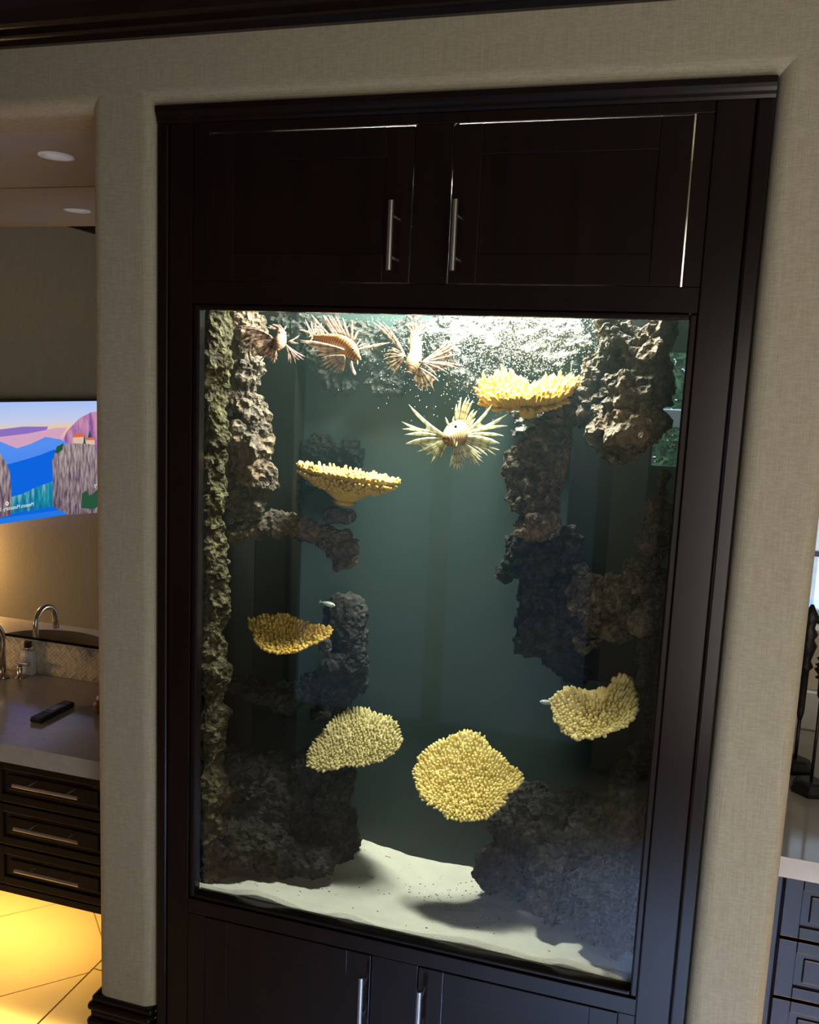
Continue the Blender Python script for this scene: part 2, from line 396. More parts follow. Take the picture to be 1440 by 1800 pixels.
# backing boards that close the joints of the face frame
for q in ((-.001, .1310, 0, 2.45), (1.1515, 1.291, 0, 2.45), (.601, .6855, 2.085, 2.41), (.579, .695, 0, .55), (.104, 1.173, 2.028, 2.0925), (.104, 1.173, 2.4130, 2.45), (.104, 1.173, 0, .585)):
    if q[2] < .01 and q[0] > .5 and q[1] < .7: continue
    if q[0] < 0 or q[1] > 1.2:
        a, b = (q[0], .10) if q[0] < 0 else (1.177, q[1])
        box('backing_board', a, b, .0225, .0255, 0, 2.45, W, cab, bev=0)
    else: box('backing_board', q[0], q[1], .0345, .0375, q[2], q[3], W, cab, bev=0)
box('backing_board', .095, .1315, .0225, .0245, 2.085, 2.41, W, cab, bev=0)
def shaker_door(x0, x1, z0, z1, parent, hx, hz0, hz1, fr=.06):
    bm = bmesh.new()
    for a in ((x0, x0+fr, z0, z1), (x1-fr, x1, z0, z1), (x0+fr, x1-fr, z0, z0+fr), (x0+fr, x1-fr, z1-fr, z1)):
        bm_box(bm, a[0], a[1], -.001, .020, a[2], a[3], .0015)
    d = from_bm('door', bm, W, parent)
    box('panel', x0+fr-.004, x1-fr+.004, .005, .016, z0+fr-.004, z1-fr+.004, W, d)
    bar_handle(d, (hx, -.001, hz0), (hx, -.001, hz1))
shaker_door(.1307, .6013, 2.0898, 2.4052, cab, .566, 2.112, 2.252)
shaker_door(.6853, 1.1510, 2.0898, 2.4052, cab, .702, 2.112, 2.252)
shaker_door(.139, .578, .092, .533, cab, .566, .355, .496)
shaker_door(.696, 1.150, .092, .533, cab, .708, .355, .496)

# ------------------------------------------------------------------ aquarium tank
TX0, TX1, TY0, TY1, TZ0, TZ1 = .045, 1.235, .040, .50, .49, 2.10
tank = thing('aquarium', (.64, .25, TZ0), 'lit fish tank behind the large glass pane of the dark cabinet', 'aquarium')
o = box('front_glass', GX0-.004, GX1+.004, .026, .038, GZ0-.004, GZ1+.004, MT['glass'], tank, bev=0); o['label'] = 'large clear front glass pane'
o = box('back_panel', TX0-.012, 1.118, TY1, TY1+.012, TZ0, 2.45, MT['teal'], tank, bev=0); o['label'] = 'plain teal backdrop'
box('back_glass', 1.119, TX1+.012, TY1, TY1+.010, 1.70, 1.985, MT['glass'], tank, bev=0)
box('back_panel', 1.108, TX1+.014, TY1+.0124, TY1+.022, TZ0, 1.6995, MT['panel_dark'], tank, bev=0); box('back_panel', 1.108, TX1+.014, TY1+.0124, TY1+.022, 1.9855, 2.45, MT['panel_dark'], tank, bev=0)
a, b = at(990, 1000, .42), at(990, 1190, .42)
o = box('overflow_box', a.x, 1.117, .42, TY1-.001, b.z, 2.12, MT['panel_dark'], tank, bev=.004); o['label'] = 'black overflow box at the back right'
a = at(513, 1000, .43); o = box('overflow_box', TX0+.001, a.x, .43, TY1-.001, .52, 2.12, MT['panel_dark'], tank, bev=.004); o['label'] = 'black overflow tower in the back left corner'
box('side_panel', TX0-.012, TX0, TY0, TY1, TZ0, 2.45, MT['panel_dark'], tank, bev=0)
box('side_panel', TX1, TX1+.012, TY0, TY1, TZ0, 2.45, MT['panel_dark'], tank, bev=0)
box('tank_floor', TX0, TX1, TY0, TY1, TZ0-.012, TZ0, MT['panel_dark'], tank, bev=0)
box('hood_lid', TX0, TX1, TY0, TY1+.012, 2.44, 2.45, MT['white_liner'], tank, bev=0)
box('hood_liner', TX0+.002, TX1-.001, TY1-.006, TY1-.001, 2.14, 2.44, MT['white_liner'], tank, bev=0)
tl = thing('aquarium_lamp', (.6, .26, 2.22), 'slim white lamp bar above the aquarium water', 'lamp')
box('housing', .28, .96, .18, .46, 2.385, 2.40, MT['white_liner'], tl); box('diffuser', .80, .95, .2, .32, 2.402, 2.406, emis('lamp_glow', (1, .95, .85), 10), tl, bev=0)

# sand bed
def sand_z(x, y):
    t = (y-TY0)/(TY1-TY0)
    z = .594-.079*t
    z += .020*math.exp(-((x-.36)/.12)**2-((y-.44)/.16)**2)
    z += .014*mn.noise((x*4, y*4, 1.3))+.006*mn.noise((x*13, y*13, 4))+.002*mn.noise((x*45, y*45, 9))
    z -= .030*math.exp(-((x-.66)/.13)**2-((y-.36)/.12)**2)
    if y < .10: z += (.10-y)*.25*mn.noise((x*9, 2, 5))
    return z
nx, ny = 150, 60; v = []; f = []
for j in range(ny):
    for i in range(nx):
        x = TX0+.001+(TX1-TX0-.002)*i/(nx-1); y = TY0+.001+(TY1-TY0-.002)*j/(ny-1); v.append((x, y, sand_z(x, y)))
for j in range(ny-1):
    for i in range(nx-1): f.append([j*nx+i, j*nx+i+1, (j+1)*nx+i+1, (j+1)*nx+i])
k = len(v)
for i in range(nx): v.append((v[i][0], v[i][1], TZ0+.002))
for i in range(nx-1): f.append([k+i, k+i+1, i+1, i])
tag(from_py('sand_bed', v, f, MT['sand'], None, True), 'pale fine sand covering the bottom of the aquarium', 'sand', kind='stuff')
v = []; f = []
for i in range(170):
    x = random.uniform(.15, 1.15); y = random.uniform(.06, .44)
    if random.random() < .5: x = random.gauss(.70, .10); y = random.gauss(.30, .07)
    z = sand_z(x, y); r = random.uniform(.0012, .0032)
    k = len(v)
    for dx, dy, dz in ((1, 0, 0), (-1, 0, 0), (0, 1, 0), (0, -1, 0), (0, 0, 1), (0, 0, -1)):
        v.append((x+dx*r*random.uniform(.7, 1.6), y+dy*r, z+dz*r*.7))
    f += [[k+a for a in t] for t in ((0, 2, 4), (2, 1, 4), (1, 3, 4), (3, 0, 4), (2, 0, 5), (1, 2, 5), (3, 1, 5), (0, 3, 5))]
tag(from_py('dark_grit', v, f, MT['grit']), 'dark gravel specks scattered on the pale aquarium sand', 'gravel', kind='stuff')

# rocks: lumps placed in the tank, fused and eroded
def rock(label, blobs, m, seed, rough=1.0, vox=.0055, ry=None, group=None, chain=False):
    bm = bmesh.new()
    if chain:      # fill between neighbouring lumps
        out = []
        for a, b in zip(blobs, blobs[1:]):
            a = list(a)+([a[3]] if len(a) < 5 else []); b = list(b)+([b[3]] if len(b) < 5 else [])
            for t in (0, .33, .66): out.append([x*(1-t)+y*t for x, y in zip(a, b)])
        blobs = out+[blobs[-1]]
    for b in blobs:
        px, py, Y, r = b[:4]; p = at(px, py, Y); k = mpp(p)
        rx = r*k; rz = (b[4] if len(b) > 4 else r)*k; rd = b[5] if len(b) > 5 else (ry or rx*.9)
        rd = min(rd, Y-TY0-.004 if Y-rd < TY0+.004 else rd)
        rd = min(rd, TY1-.004-Y if Y+rd > TY1-.004 else rd); rd = max(rd, .012)
        ret = bmesh.ops.create_icosphere(bm, subdivisions=2, radius=1)
        for q in ret['verts']: q.co = Vector((p.x+q.co.x*rx, p.y+q.co.y*rd, p.z+q.co.z*rz))
    me = bpy.data.meshes.new('rock_base'); bm.to_mesh(me); bm.free()
    o = bpy.data.objects.new('rock_base', me); COL.objects.link(o)
    md = o.modifiers.new('r', 'REMESH'); md.mode = 'VOXEL'; md.voxel_size = vox
    dg = bpy.context.evaluated_depsgraph_get(); dg.update()
    me2 = bpy.data.meshes.new_from_object(o.evaluated_get(dg)); bpy.data.objects.remove(o); bpy.data.meshes.remove(me)
    nv = len(me2.vertices); co = np.empty(nv*3); no = np.empty(nv*3)
    me2.vertices.foreach_get('co', co); me2.vertices.foreach_get('normal', no)
    co = co.reshape(-1, 3); no = no.reshape(-1, 3); sd = Vector((seed*3.1, seed*1.7, seed*.9))
    for i in range(nv):
        p = Vector(co[i])
        w = p+sd; w = w+Vector(mn.noise_vector(w*14))*.014
        d = .030*mn.fractal(w*9, 1, 2, 4)+.017*(mn.ridged_multi_fractal(w*20, .9, 2.1, 4, 1, 2)*.5-.65)
        f1 = mn.voronoi(w*34)[0]; d += .015*(min(f1[1]-f1[0], .5)-.2)
        d += .0075*mn.noise((p+sd)*60)+.004*mn.noise((p-sd)*120)
        q = p+Vector(no[i])*d*rough
        q.y = min(max(q.y, TY0+.002), TY1-.002); q.x = min(max(q.x, TX0+.001), TX1-.001)
        co[i] = q
    me2.vertices.foreach_set('co', co.ravel()); me2.materials.clear(); me2.update()
    o = link('aquarium_rock', me2, m, None, False)
    tag(o, label, 'rock', group)
    return o
G = 'rocks in the aquarium'
rock('mossy rock facing running down the far left edge of the aquarium', [(376, y, .10, 20, 34, .05) for y in range(560, 1540, 36)], MT['rock_moss'], 1, .8, group=G)
rock('brown rock pillar at the upper left behind the leftmost lionfish', [(425, 585, .22, 48), (432, 650, .22, 40), (438, 712, .22, 34), (442, 775, .22, 32), (448, 838, .22, 30), (425, 880, .22, 32), (412, 760, .2, 32), (410, 830, .2, 32), (405, 690, .2, 30)], MT['rock_brown'], 2, 1.1, group=G)
rock('dark ledge with a round lobe under the left funnel coral', [(425, 935, .24, 22, 20), (465, 922, .26, 22, 16), (505, 925, .28, 22, 16), (545, 932, .30, 22, 18), (580, 945, .30, 24, 20), (603, 962, .30, 26, 28), (606, 990, .30, 15, 14)], MT['rock_brown'], 3, 1.0, vox=.005, ry=.06, group=G, chain=True)
rock('round grey stone under the left funnel coral', [(588, 905, .29, 26, 18), (606, 908, .29, 20, 15)], MT['rock_grey'], 4, .28, vox=.0035, group=G)
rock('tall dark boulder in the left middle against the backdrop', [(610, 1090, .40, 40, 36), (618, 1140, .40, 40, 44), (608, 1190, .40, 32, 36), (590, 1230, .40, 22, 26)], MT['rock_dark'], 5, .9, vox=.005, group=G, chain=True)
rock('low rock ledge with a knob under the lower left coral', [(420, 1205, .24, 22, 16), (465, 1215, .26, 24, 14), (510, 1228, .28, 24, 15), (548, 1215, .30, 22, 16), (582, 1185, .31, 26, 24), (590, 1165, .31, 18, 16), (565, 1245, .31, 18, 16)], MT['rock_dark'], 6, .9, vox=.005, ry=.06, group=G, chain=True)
rock('small pale stone beside the lower left coral', [(572, 1136, .29, 13, 16)], MT['rock_grey'], 7, .25, vox=.0035, group=G)
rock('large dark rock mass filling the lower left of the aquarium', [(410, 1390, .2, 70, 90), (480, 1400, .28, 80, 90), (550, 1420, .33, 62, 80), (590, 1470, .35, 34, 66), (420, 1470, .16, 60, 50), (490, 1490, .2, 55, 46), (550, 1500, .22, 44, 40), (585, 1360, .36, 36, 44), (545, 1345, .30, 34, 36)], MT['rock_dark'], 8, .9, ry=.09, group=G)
rock('dark rock face at the top back left behind the lionfish', [(505, 575, .46, 50, 40), (570, 600, .46, 55, 50), (640, 610, .46, 55, 50), (710, 620, .46, 55, 55), (590, 660, .47, 40, 40), (680, 665, .47, 40, 30), (740, 660, .47, 30, 30)], MT['rock_dark'], 9, 1.0, ry=.035, group=G)
rock('grey rock face under the lamp at the top back right', [(790, 590, .455, 55, 50), (870, 590, .455, 60, 55), (950, 600, .455, 60, 60), (1010, 620, .455, 55, 60), (830, 650, .46, 40, 35), (990, 690, .46, 45, 40), (930, 720, .46, 40, 40), (925, 750, .46, 30, 30)], MT['rock_grey'], 10, 1.0, ry=.04, group=G)
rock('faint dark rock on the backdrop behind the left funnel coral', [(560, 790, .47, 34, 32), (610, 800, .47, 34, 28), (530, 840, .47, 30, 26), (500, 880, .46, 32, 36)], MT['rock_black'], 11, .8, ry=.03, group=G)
rock('big rugged brown rock at the upper right of the aquarium', [(1085, 585, .22, 48, 44), (1130, 610, .2, 50, 50), (1060, 645, .24, 44, 44), (1110, 690, .2, 58, 54), (1050, 712, .24, 44, 36), (1120, 742, .18, 50, 42), (1078, 762, .2, 34, 34), (1140, 680, .18, 30, 40), (1160, 590, .2, 34, 40), (1088, 790, .19, 18, 20), (1015, 712, .26, 26, 22), (1150, 745, .16, 26, 26)], MT['rock_brown'], 12, 1.25, group=G)
rock('brown rock pillar hanging down right of the striped white lionfish', [(985, 735, .28, 30, 26), (975, 770, .28, 34, 34), (940, 805, .29, 38, 30), (912, 808, .30, 20, 20), (960, 845, .28, 40, 36), (928, 870, .29, 32, 36), (955, 900, .28, 36, 34), (925, 935, .29, 26, 26)], MT['rock_brown'], 13, 1.2, group=G, chain=True)
rock('dark lumpy rock below the hanging pillar on the right', [(905, 962, .30, 34, 32), (898, 998, .30, 24, 24), (945, 990, .30, 34, 34), (938, 1045, .30, 34, 34), (945, 1090, .31, 46, 36), (940, 1125, .31, 40, 30), (985, 1145, .32, 40, 32), (1000, 1095, .32, 46, 46), (990, 1045, .32, 38, 36), (1015, 1185, .34, 32, 28), (1000, 960, .36, 30, 40)], MT['rock_dark'], 14, .9, group=G)
rock('rough rock arch closing the dark cave at the right edge', [(1035, 1050, .28, 38, 34), (1082, 1048, .26, 36, 34), (1128, 1012, .22, 32, 36), (1150, 962, .20, 26, 36), (1162, 905, .18, 20, 34), (1168, 855, .18, 15, 26), (1150, 1060, .2, 30, 32), (1132, 1088, .2, 32, 24), (1105, 1085, .22, 24, 20)], MT['rock_brown'], 15, .95, group=G)
rock('low brown rock shelf between the lumpy rock and the cave arch', [(1005, 1010, .33, 30, 30), (1035, 1075, .33, 40, 30), (1075, 1095, .32, 36, 26), (1020, 1120, .34, 36, 30)], MT['rock_brown'], 18, 1.0, group=G)
rock('narrow dark rock column in the right edge beside the heart-shaped coral', [(1140, 1150, .17, 22, 40), (1140, 1210, .17, 20, 34), (1136, 1265, .17, 19, 32), (1128, 1315, .17, 20, 30), (1110, 1358, .17, 28, 24)], MT['rock_dark'], 16, .7, vox=.0055, group=G)
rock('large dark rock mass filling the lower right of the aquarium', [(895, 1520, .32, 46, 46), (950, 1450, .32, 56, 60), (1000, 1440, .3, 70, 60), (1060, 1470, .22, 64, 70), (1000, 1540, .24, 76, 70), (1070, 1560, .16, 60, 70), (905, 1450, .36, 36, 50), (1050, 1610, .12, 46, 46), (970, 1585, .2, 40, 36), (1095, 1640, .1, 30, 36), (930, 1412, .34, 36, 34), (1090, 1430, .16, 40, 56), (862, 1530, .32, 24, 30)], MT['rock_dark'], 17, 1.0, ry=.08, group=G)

# ------------------------------------------------------------------ plate corals
def nub(v, f, p, d, r, h, n=6):
    d = d.normalized(); a = d.orthogonal().normalized(); b = d.cross(a); k = len(v)
    bend = Vector((random.uniform(-1, 1), random.uniform(-1, 1), random.uniform(-1, 1)))*h*.12
    for t, s in ((-.15, 1.0), (.5, .92), (.86, .80)):
        c = p+d*h*t+bend*max(t, 0)
        for j in range(n):
            an = 2*math.pi*j/n; v.append(c+(a*math.cos(an)+b*math.sin(an))*r*s)
    v.append(p+d*h*1.05+bend)
    for i in range(2):
        for j in range(n): f.append([k+i*n+j, k+i*n+(j+1) % n, k+(i+1)*n+(j+1) % n, k+(i+1)*n+j])
    for j in range(n): f.append([k+2*n+j, k+2*n+(j+1) % n, k+3*n])
def coral(label, cpx, cpy, Y, normal, outline=None, rad=None, cup=.03, stalk=.05, m='coral', nr=.0045, nh=.013, sp=7.0, under=0, seed=1, lift=.5, cup_pow=1.6, wave=None):
    """dish coral: rim from an outline on a tilted plane (or radii in metres), sunk centre, branch tips all over the upper face"""
    rnd = random.Random(seed)
    c = at(cpx, cpy, Y); nrm = Vector(normal).normalized()
    e1 = Vector((1, 0, 0)); e1 = (e1-nrm*e1.dot(nrm)).normalized(); e2 = nrm.cross(e1)
    n = 64
    if outline:
        ang = []
        for q in outline:
            d = ray(*q); t = (c-CAM).dot(nrm)/d.dot(nrm); w = CAM+d*t-c
            ang.append((math.atan2(w.dot(e2), w.dot(e1)) % (2*math.pi), w.length))
        ang.sort(); ang = [(ang[-1][0]-2*math.pi, ang[-1][1])]+ang+[(ang[0][0]+2*math.pi, ang[0][1])]
        def Rr(a):
            a %= 2*math.pi
            for i in range(len(ang)-1):
                if ang[i][0] <= a <= ang[i+1][0]:
                    t = (a-ang[i][0])/max(ang[i+1][0]-ang[i][0], 1e-6); return ang[i][1]*(1-t)+ang[i+1][1]*t
            return ang[1][1]
    else:
        k = len(rad)
        def Rr(a):
            x = (a/(2*math.pi)*k) % k; i = int(x); t = x-i; t = t*t*(3-2*t); return rad[i]*(1-t)+rad[(i+1) % k]*t
    def S(a, s):
        r = Rr(a)*s
        h = 0
        if wave:
            x = (a/(2*math.pi)*len(wave)) % len(wave); i = int(x); t = x-i; t = t*t*(3-2*t); h = (wave[i]*(1-t)+wave[(i+1) % len(wave)]*t)*s*s
        return c+e1*(math.cos(a)*r)+e2*(math.sin(a)*r)+nrm*(h-cup*(1-s**cup_pow))
    root = thing('plate_coral', tuple(c-nrm*(cup+stalk)), label, 'coral', 'yellow plate corals')
    rings = [.10, .25, .4, .55, .7, .82, .92, 1.0]; v = []; f = []
    for s in rings:
        for j in range(n): v.append(S(2*math.pi*j/n, s))
    for s in rings[::-1]:
        for j in range(n): v.append(S(2*math.pi*j/n, s*.985)-nrm*(.006+.012*(1-s)))
    K = len(rings)*2
    for i in range(K-1):
        for j in range(n): f.append([i*n+j, i*n+(j+1) % n, (i+1)*n+(j+1) % n, (i+1)*n+j])
    f.append(list(range(n-1, -1, -1))); f.append(list(range((K-1)*n, K*n)))
    from_py('dish', v, f, MT[m], root, True)
    # stalk
    b = S(0, 0); pts = [b-nrm*.004, b-nrm*(stalk*.5), b-nrm*stalk]
    tube('stalk', pts, [Rr(0)*.28, Rr(0)*.16+.004, Rr(0)*.14+.005], MT[m], root)
    # branch tips
    v = []; f = []; kpp = mpp(c); step = sp*kpp
    rmax = max(Rr(i/64*2*math.pi) for i in range(64)); N_ = int(rmax/step)+1
    up = Vector((0, 0, 1))
    for i in range(-N_, N_+1):
        for j in range(-N_, N_+1):
            x = (i+(.5 if j % 2 else 0)+rnd.uniform(-.28, .28))*step; y = (j*.9+rnd.uniform(-.28, .28))*step
            r = math.hypot(x, y); a = math.atan2(y, x); s = r/Rr(a)
            if s > 1.0: continue
            p = S(a, s); out = (e1*math.cos(a)+e2*math.sin(a))
            d = nrm*(1-.3*s)+out*(.75*s*s)+up*lift
            nub(v, f, p, d, nr*rnd.uniform(.8, 1.2), nh*rnd.uniform(.7, 1.25))
    cnt = int(2*math.pi*rmax/step*1.5)
    for i in range(cnt):
        a = 2*math.pi*i/cnt+rnd.uniform(-.03, .03); out = e1*math.cos(a)+e2*math.sin(a)
        nub(v, f, S(a, .985)-nrm*.003, out+nrm*rnd.uniform(-.1, .9)+up*lift*.5, nr*rnd.uniform(.85, 1.2), nh*rnd.uniform(.6, 1.2))
    for i in range(under):
        a = rnd.uniform(0, 2*math.pi); s = rnd.uniform(.45, 1)**.7; out = e1*math.cos(a)+e2*math.sin(a)
        nub(v, f, S(a, s)-nrm*.014, out*.8-nrm*.5+up*.5, nr*.9, nh*.6)
    o = from_py('branch_tips', v, f, MT[m], root, True); o['kind'] = 'stuff'
    return root
# top right, seen nearly edge-on
coral('bright yellow plate coral at the top right below the lamp, seen edge-on', 928, 688, .26, (-.04, -.26, .96), rad=[.112, .10, .070, .105, .105, .11, .09, .10], cup=.030, stalk=.03, nr=.0050, nh=.026, sp=8.5, under=90, seed=3, lift=1.7, m='coral5', wave=[.012, .006, -.014, .016, .004, -.004, 0, 0])
coral('yellow funnel coral standing on the round grey stone at left', 612, 832, .28, (.10, .07, .99), rad=[.128, .11, .10, .11, .128, .115, .10, .11], cup=.070, stalk=.012, nr=.0046, nh=.013, sp=8, under=460, seed=4, lift=.5, cup_pow=1.0)
coral('golden shaded coral on the left ledge, third from the top', 505, 1112, .22, (-.03, -.30, .95), outline=[(440, 1090), (452, 1112), (455, 1130), (495, 1145), (520, 1143), (545, 1130), (580, 1112), (578, 1104), (545, 1100), (520, 1092), (480, 1082), (460, 1084)], cup=.03, stalk=.012, nr=.0045, nh=.011, sp=8, seed=5)
coral('greenish yellow plate coral above the lower left rocks', 622, 1300, .29, (-.05, -.38, .92), outline=[(545, 1345), (548, 1320), (560, 1300), (575, 1285), (595, 1262), (620, 1246), (660, 1258), (690, 1270), (700, 1290), (703, 1305), (690, 1322), (650, 1340), (610, 1342), (585, 1350), (570, 1352)], cup=.02, stalk=.05, nr=.0036, nh=.013, sp=6.5, m='coral4', seed=6)
coral('largest yellow coral plate low in the middle above the sand', 820, 1368, .22, (0, -.62, .78), outline=[(732, 1365), (735, 1342), (750, 1320), (775, 1306), (800, 1296), (820, 1288), (845, 1298), (862, 1318), (880, 1336), (890, 1345), (908, 1355), (916, 1372), (905, 1386), (888, 1392), (884, 1408), (866, 1422), (850, 1434), (812, 1439), (790, 1434), (770, 1415), (745, 1400)], cup=.035, stalk=.08, nr=.0040, nh=.013, sp=6.6, seed=7, cup_pow=2, m='coral3')
coral('heart-shaped pale yellow coral beside the right rock column', 1045, 1245, .14, (-.05, -.55, .83), outline=[(972, 1228), (985, 1222), (1000, 1208), (1018, 1216), (1040, 1220), (1062, 1214), (1072, 1198), (1090, 1187), (1108, 1195), (1113, 1225), (1116, 1252), (1100, 1270), (1070, 1282), (1040, 1292), (1015, 1294), (992, 1280), (980, 1255)], cup=.04, stalk=.05, nr=.0046, nh=.012, sp=7.5, m='coral2', seed=8, cup_pow=2)

# ------------------------------------------------------------------ lionfish
def fin_strip(v, f, uv, base, tip, w, sag, n=8, wp=None, u0=0.0, thick=.35):
    base, tip = Vector(base), Vector(tip); d = tip-base; L_ = d.length
    nrm = (base-CAM).normalized(); side = d.cross(nrm).normalized(); k = len(v)
    for i in range(n+1):
        t = i/n; c = base.lerp(tip, t)+sag*(4*t*(1-t))
        ww = w*(wp(t) if wp else (.55+.9*t*(1-t)*2)*(1 if t < .8 else max(0.10, (1-t)/.2)))
        for s, q in ((-1, 0), (0, -1), (1, 0), (0, 1)):
            v.append(c+side*(s*ww*.5)+nrm*(q*ww*.5*thick)); uv.append((u0+t*L_/.1, .5+.5*s))
    for i in range(n):
        for j in range(4): f.append([k+i*4+j, k+i*4+(j+1) % 4, k+(i+1)*4+(j+1) % 4, k+(i+1)*4+j])
    f += [[k+3, k+2, k+1, k], [k+n*4+j for j in range(4)]]
def centre(base, tip, sag, t): return base.lerp(tip, t)+sag*(4*t*(1-t))
class Fish:
    def __init__(s, label, ox, oy, sc, Y, mats, group='lionfish in the aquarium'):
        s.o = (ox, oy, sc); s.Y = Y; s.m = mats; s.label = label; s.group = group; s.root = None
    def P(s, u, v, dy=0): return at(s.o[0]+u/s.o[2], s.o[1]+v/s.o[2], s.Y+dy)
    def body(s, pts, dr=.85):
        """pts: (u, v, radius, dY)"""
        C_ = [s.P(p[0], p[1], p[3] if len(p) > 3 else 0) for p in pts]; Rd = [p[2]/s.o[2]*mpp(c) for p, c in zip(pts, C_)]
        s.root = thing('lionfish', tuple(C_[len(C_)//2]), s.label, 'fish', s.group)
        P_, R2 = [], []
        K = len(C_)
        def cr(a, b, c, d, t): return a*(-.5*t+t*t-.5*t**3)+b*(1-2.5*t*t+1.5*t**3)+c*(.5*t+2*t*t-1.5*t**3)+d*(-.5*t*t+.5*t**3)
        for i in range(K-1):
            for q in range(6):
                t = q/6; a, b, c, d = (max(i-1, 0), i, i+1, min(i+2, K-1))
                P_.append(cr(C_[a], C_[b], C_[c], C_[d], t)); R2.append(max(cr(Rd[a], Rd[b], Rd[c], Rd[d], t), .001))
        P_.append(C_[-1]); R2.append(Rd[-1])
        # rounded end caps
        d0 = (P_[0]-P_[1]).normalized(); d1 = (P_[-1]-P_[-2]).normalized()
        P_ = [P_[0]+d0*R2[0]*.8, P_[0]+d0*R2[0]*.5]+P_+[P_[-1]+d1*R2[-1]*.5, P_[-1]+d1*R2[-1]*.8]
        R2 = [R2[0]*.25, R2[0]*.75]+R2+[R2[-1]*.75, R2[-1]*.25]
        n = 14; v = []; f = []; uv = []; acc = 0
        for i, p in enumerate(P_):
            d = (P_[min(i+1, len(P_)-1)]-P_[max(i-1, 0)]).normalized()
            if i: acc += (P_[i]-P_[i-1]).length
            nrm = (p-CAM).normalized(); sd = d.cross(nrm)
            if sd.length < .2: sd = d.cross(Vector((0, 0, 1)))
            sd.normalize(); bk = sd.cross(d).normalized()
            for j in range(n):
                a = 2*math.pi*j/n; v.append(p+(sd*math.cos(a)+bk*(math.sin(a)*dr))*R2[i]); uv.append((acc/.1, j/n))
        for i in range(len(P_)-1):
            for j in range(n): f.append([i*n+j, i*n+(j+1) % n, (i+1)*n+(j+1) % n, (i+1)*n+j])
        f += [list(range(n-1, -1, -1)), list(range((len(P_)-1)*n, len(P_)*n))]
        from_py('body', v, f, s.m['body'], s.root, True, uv); return s
    def fin(s, name, base, tips, w=3.0, mem=.6, dy=(0, .02), sagk=.06, spread=0, label=None):
        """tips sorted around the fan; each ray is its own mesh below the webbing"""
        B0 = s.P(base[0], base[1], base[2] if len(base) > 2 else 0); k = mpp(B0)
        rays = []
        for i, t in enumerate(tips):
            q = i/max(len(tips)-1, 1); b = B0+(CR*(q-.5)*0)
            if len(base) > 4: b = s.P(base[0]+(base[3]-base[0])*q, base[1]+(base[4]-base[1])*q, base[2])
            T = s.P(t[0], t[1], (base[2] if len(base) > 2 else 0)+(t[2] if len(t) > 2 else dy[0]+(dy[1]-dy[0])*q))
            sg = (T-b).cross((B0-CAM).normalized()).normalized()*(T-b).length*sagk*(1 if q < .5 else -1) + (B0-CAM).normalized()*(T-b).length*.05
            rays.append((b, T, sg))
        v = []; f = []; uv = []; n = 7
        for i in range(len(rays)-1):
            a, b = rays[i], rays[i+1]; kk = len(v)
            for j in range(n+1):
                t = j/n*mem
                p, q = centre(a[0], a[1], a[2], t), centre(b[0], b[1], b[2], t)
                mid = (p+q)/2+(B0-CAM).normalized()*.0012
                if j == n: mid = mid.lerp(B0, .10)
                v += [p, mid, q]; uv += [(t*2, 0), (t*2, .5), (t*2, 1)]
            for j in range(n):
                for h in (0, 1): f.append([kk+j*3+h, kk+j*3+h+1, kk+(j+1)*3+h+1, kk+(j+1)*3+h])
        fo = from_py(name, v, f, s.m['web'], s.root, True, uv)
        if label: fo['label'] = label
        for b, T, sg in rays:
            v = []; f = []; uv = []; fin_strip(v, f, uv, b, T, w*k*1.45, sg)
            from_py('fin_ray', v, f, s.m['ray'], fo, True, uv)
        return fo
    def spines(s, pairs, w=2.6, name='dorsal_spine', dy=.0):
        for (a, b, c, d) in pairs:
            B_ = s.P(a, b, dy); T = s.P(c, d, dy+.01); k = mpp(B_)
            v = []; f = []; uv = []
            fin_strip(v, f, uv, B_, T, w*k*1.35, (T-B_).cross((B_-CAM).normalized())*.03)
            from_py(name, v, f, s.m['ray'], s.root, True, uv)
    def eye(s, u, v, r, dy):
        p = s.P(u, v, dy); r = r/s.o[2]*mpp(p); bm = bmesh.new()
        bmesh.ops.create_uvsphere(bm, u_segments=12, v_segments=8, radius=r)
        for q in bm.verts: q.co += p
        from_bm('eye', bm, MT['black'], s.root, True)
        d = (CAM-p).normalized(); a = d.orthogonal().normalized(); b = d.cross(a)
        ring = [p+d*r*.5+(a*math.cos(t)+b*math.sin(t))*r*1.15 for t in np.linspace(0, 2*math.pi, 14)]
        vv, ff = tube_data(ring, r*.3, 6, False); from_py('eye_rim', vv, ff, s.m['rim'], s.root, True)
    def lips(s, u, v, r, dy, tilt=0):
        p = s.P(u, v, dy); k = mpp(p)/s.o[2]; pts = []
        for t in np.linspace(-1, 1, 9):
            pts.append(p+CR*(t*r*k*math.cos(tilt))-CU*(t*r*k*math.sin(tilt)+r*k*.35*(t*t))-CF*(r*k*.25*(1-t*t)))
        tube('mouth', pts, [r*k*(.10+.10*(1-t*t)) for t in np.linspace(-1, 1, 9)], s.m['lip'], s.root, 8)
def fmats(nm, body, stripe, ray, band, web, spot, bfreq=95, trans=.45):
    return dict(body=uv_bands(nm+'_body', body, stripe, bfreq, .55, .74, soft=.14), ray=uv_bands(nm+'_ray', ray, band, 34, .5, .78, soft=.15, trans=.06),
                web=uv_bands(nm+'_web', web, spot, 9, 1.2, .72, trans=trans, soft=.2), rim=mat(nm+'_rim', ray, .5), lip=mat(nm+'_lip', stripe, .5))
mA = fmats('fish_pink', (.44, .26, .17), (.26, .11, .06), (.48, .35, .28), (.24, .12, .08), (.34, .21, .16), (.16, .08, .05), trans=.45)
mB = fmats('fish_orange', (.54, .26, .095), (.20, .07, .022), (.64, .55, .45), (.55, .33, .18), (.60, .55, .48), (.25, .16, .10), trans=.62)
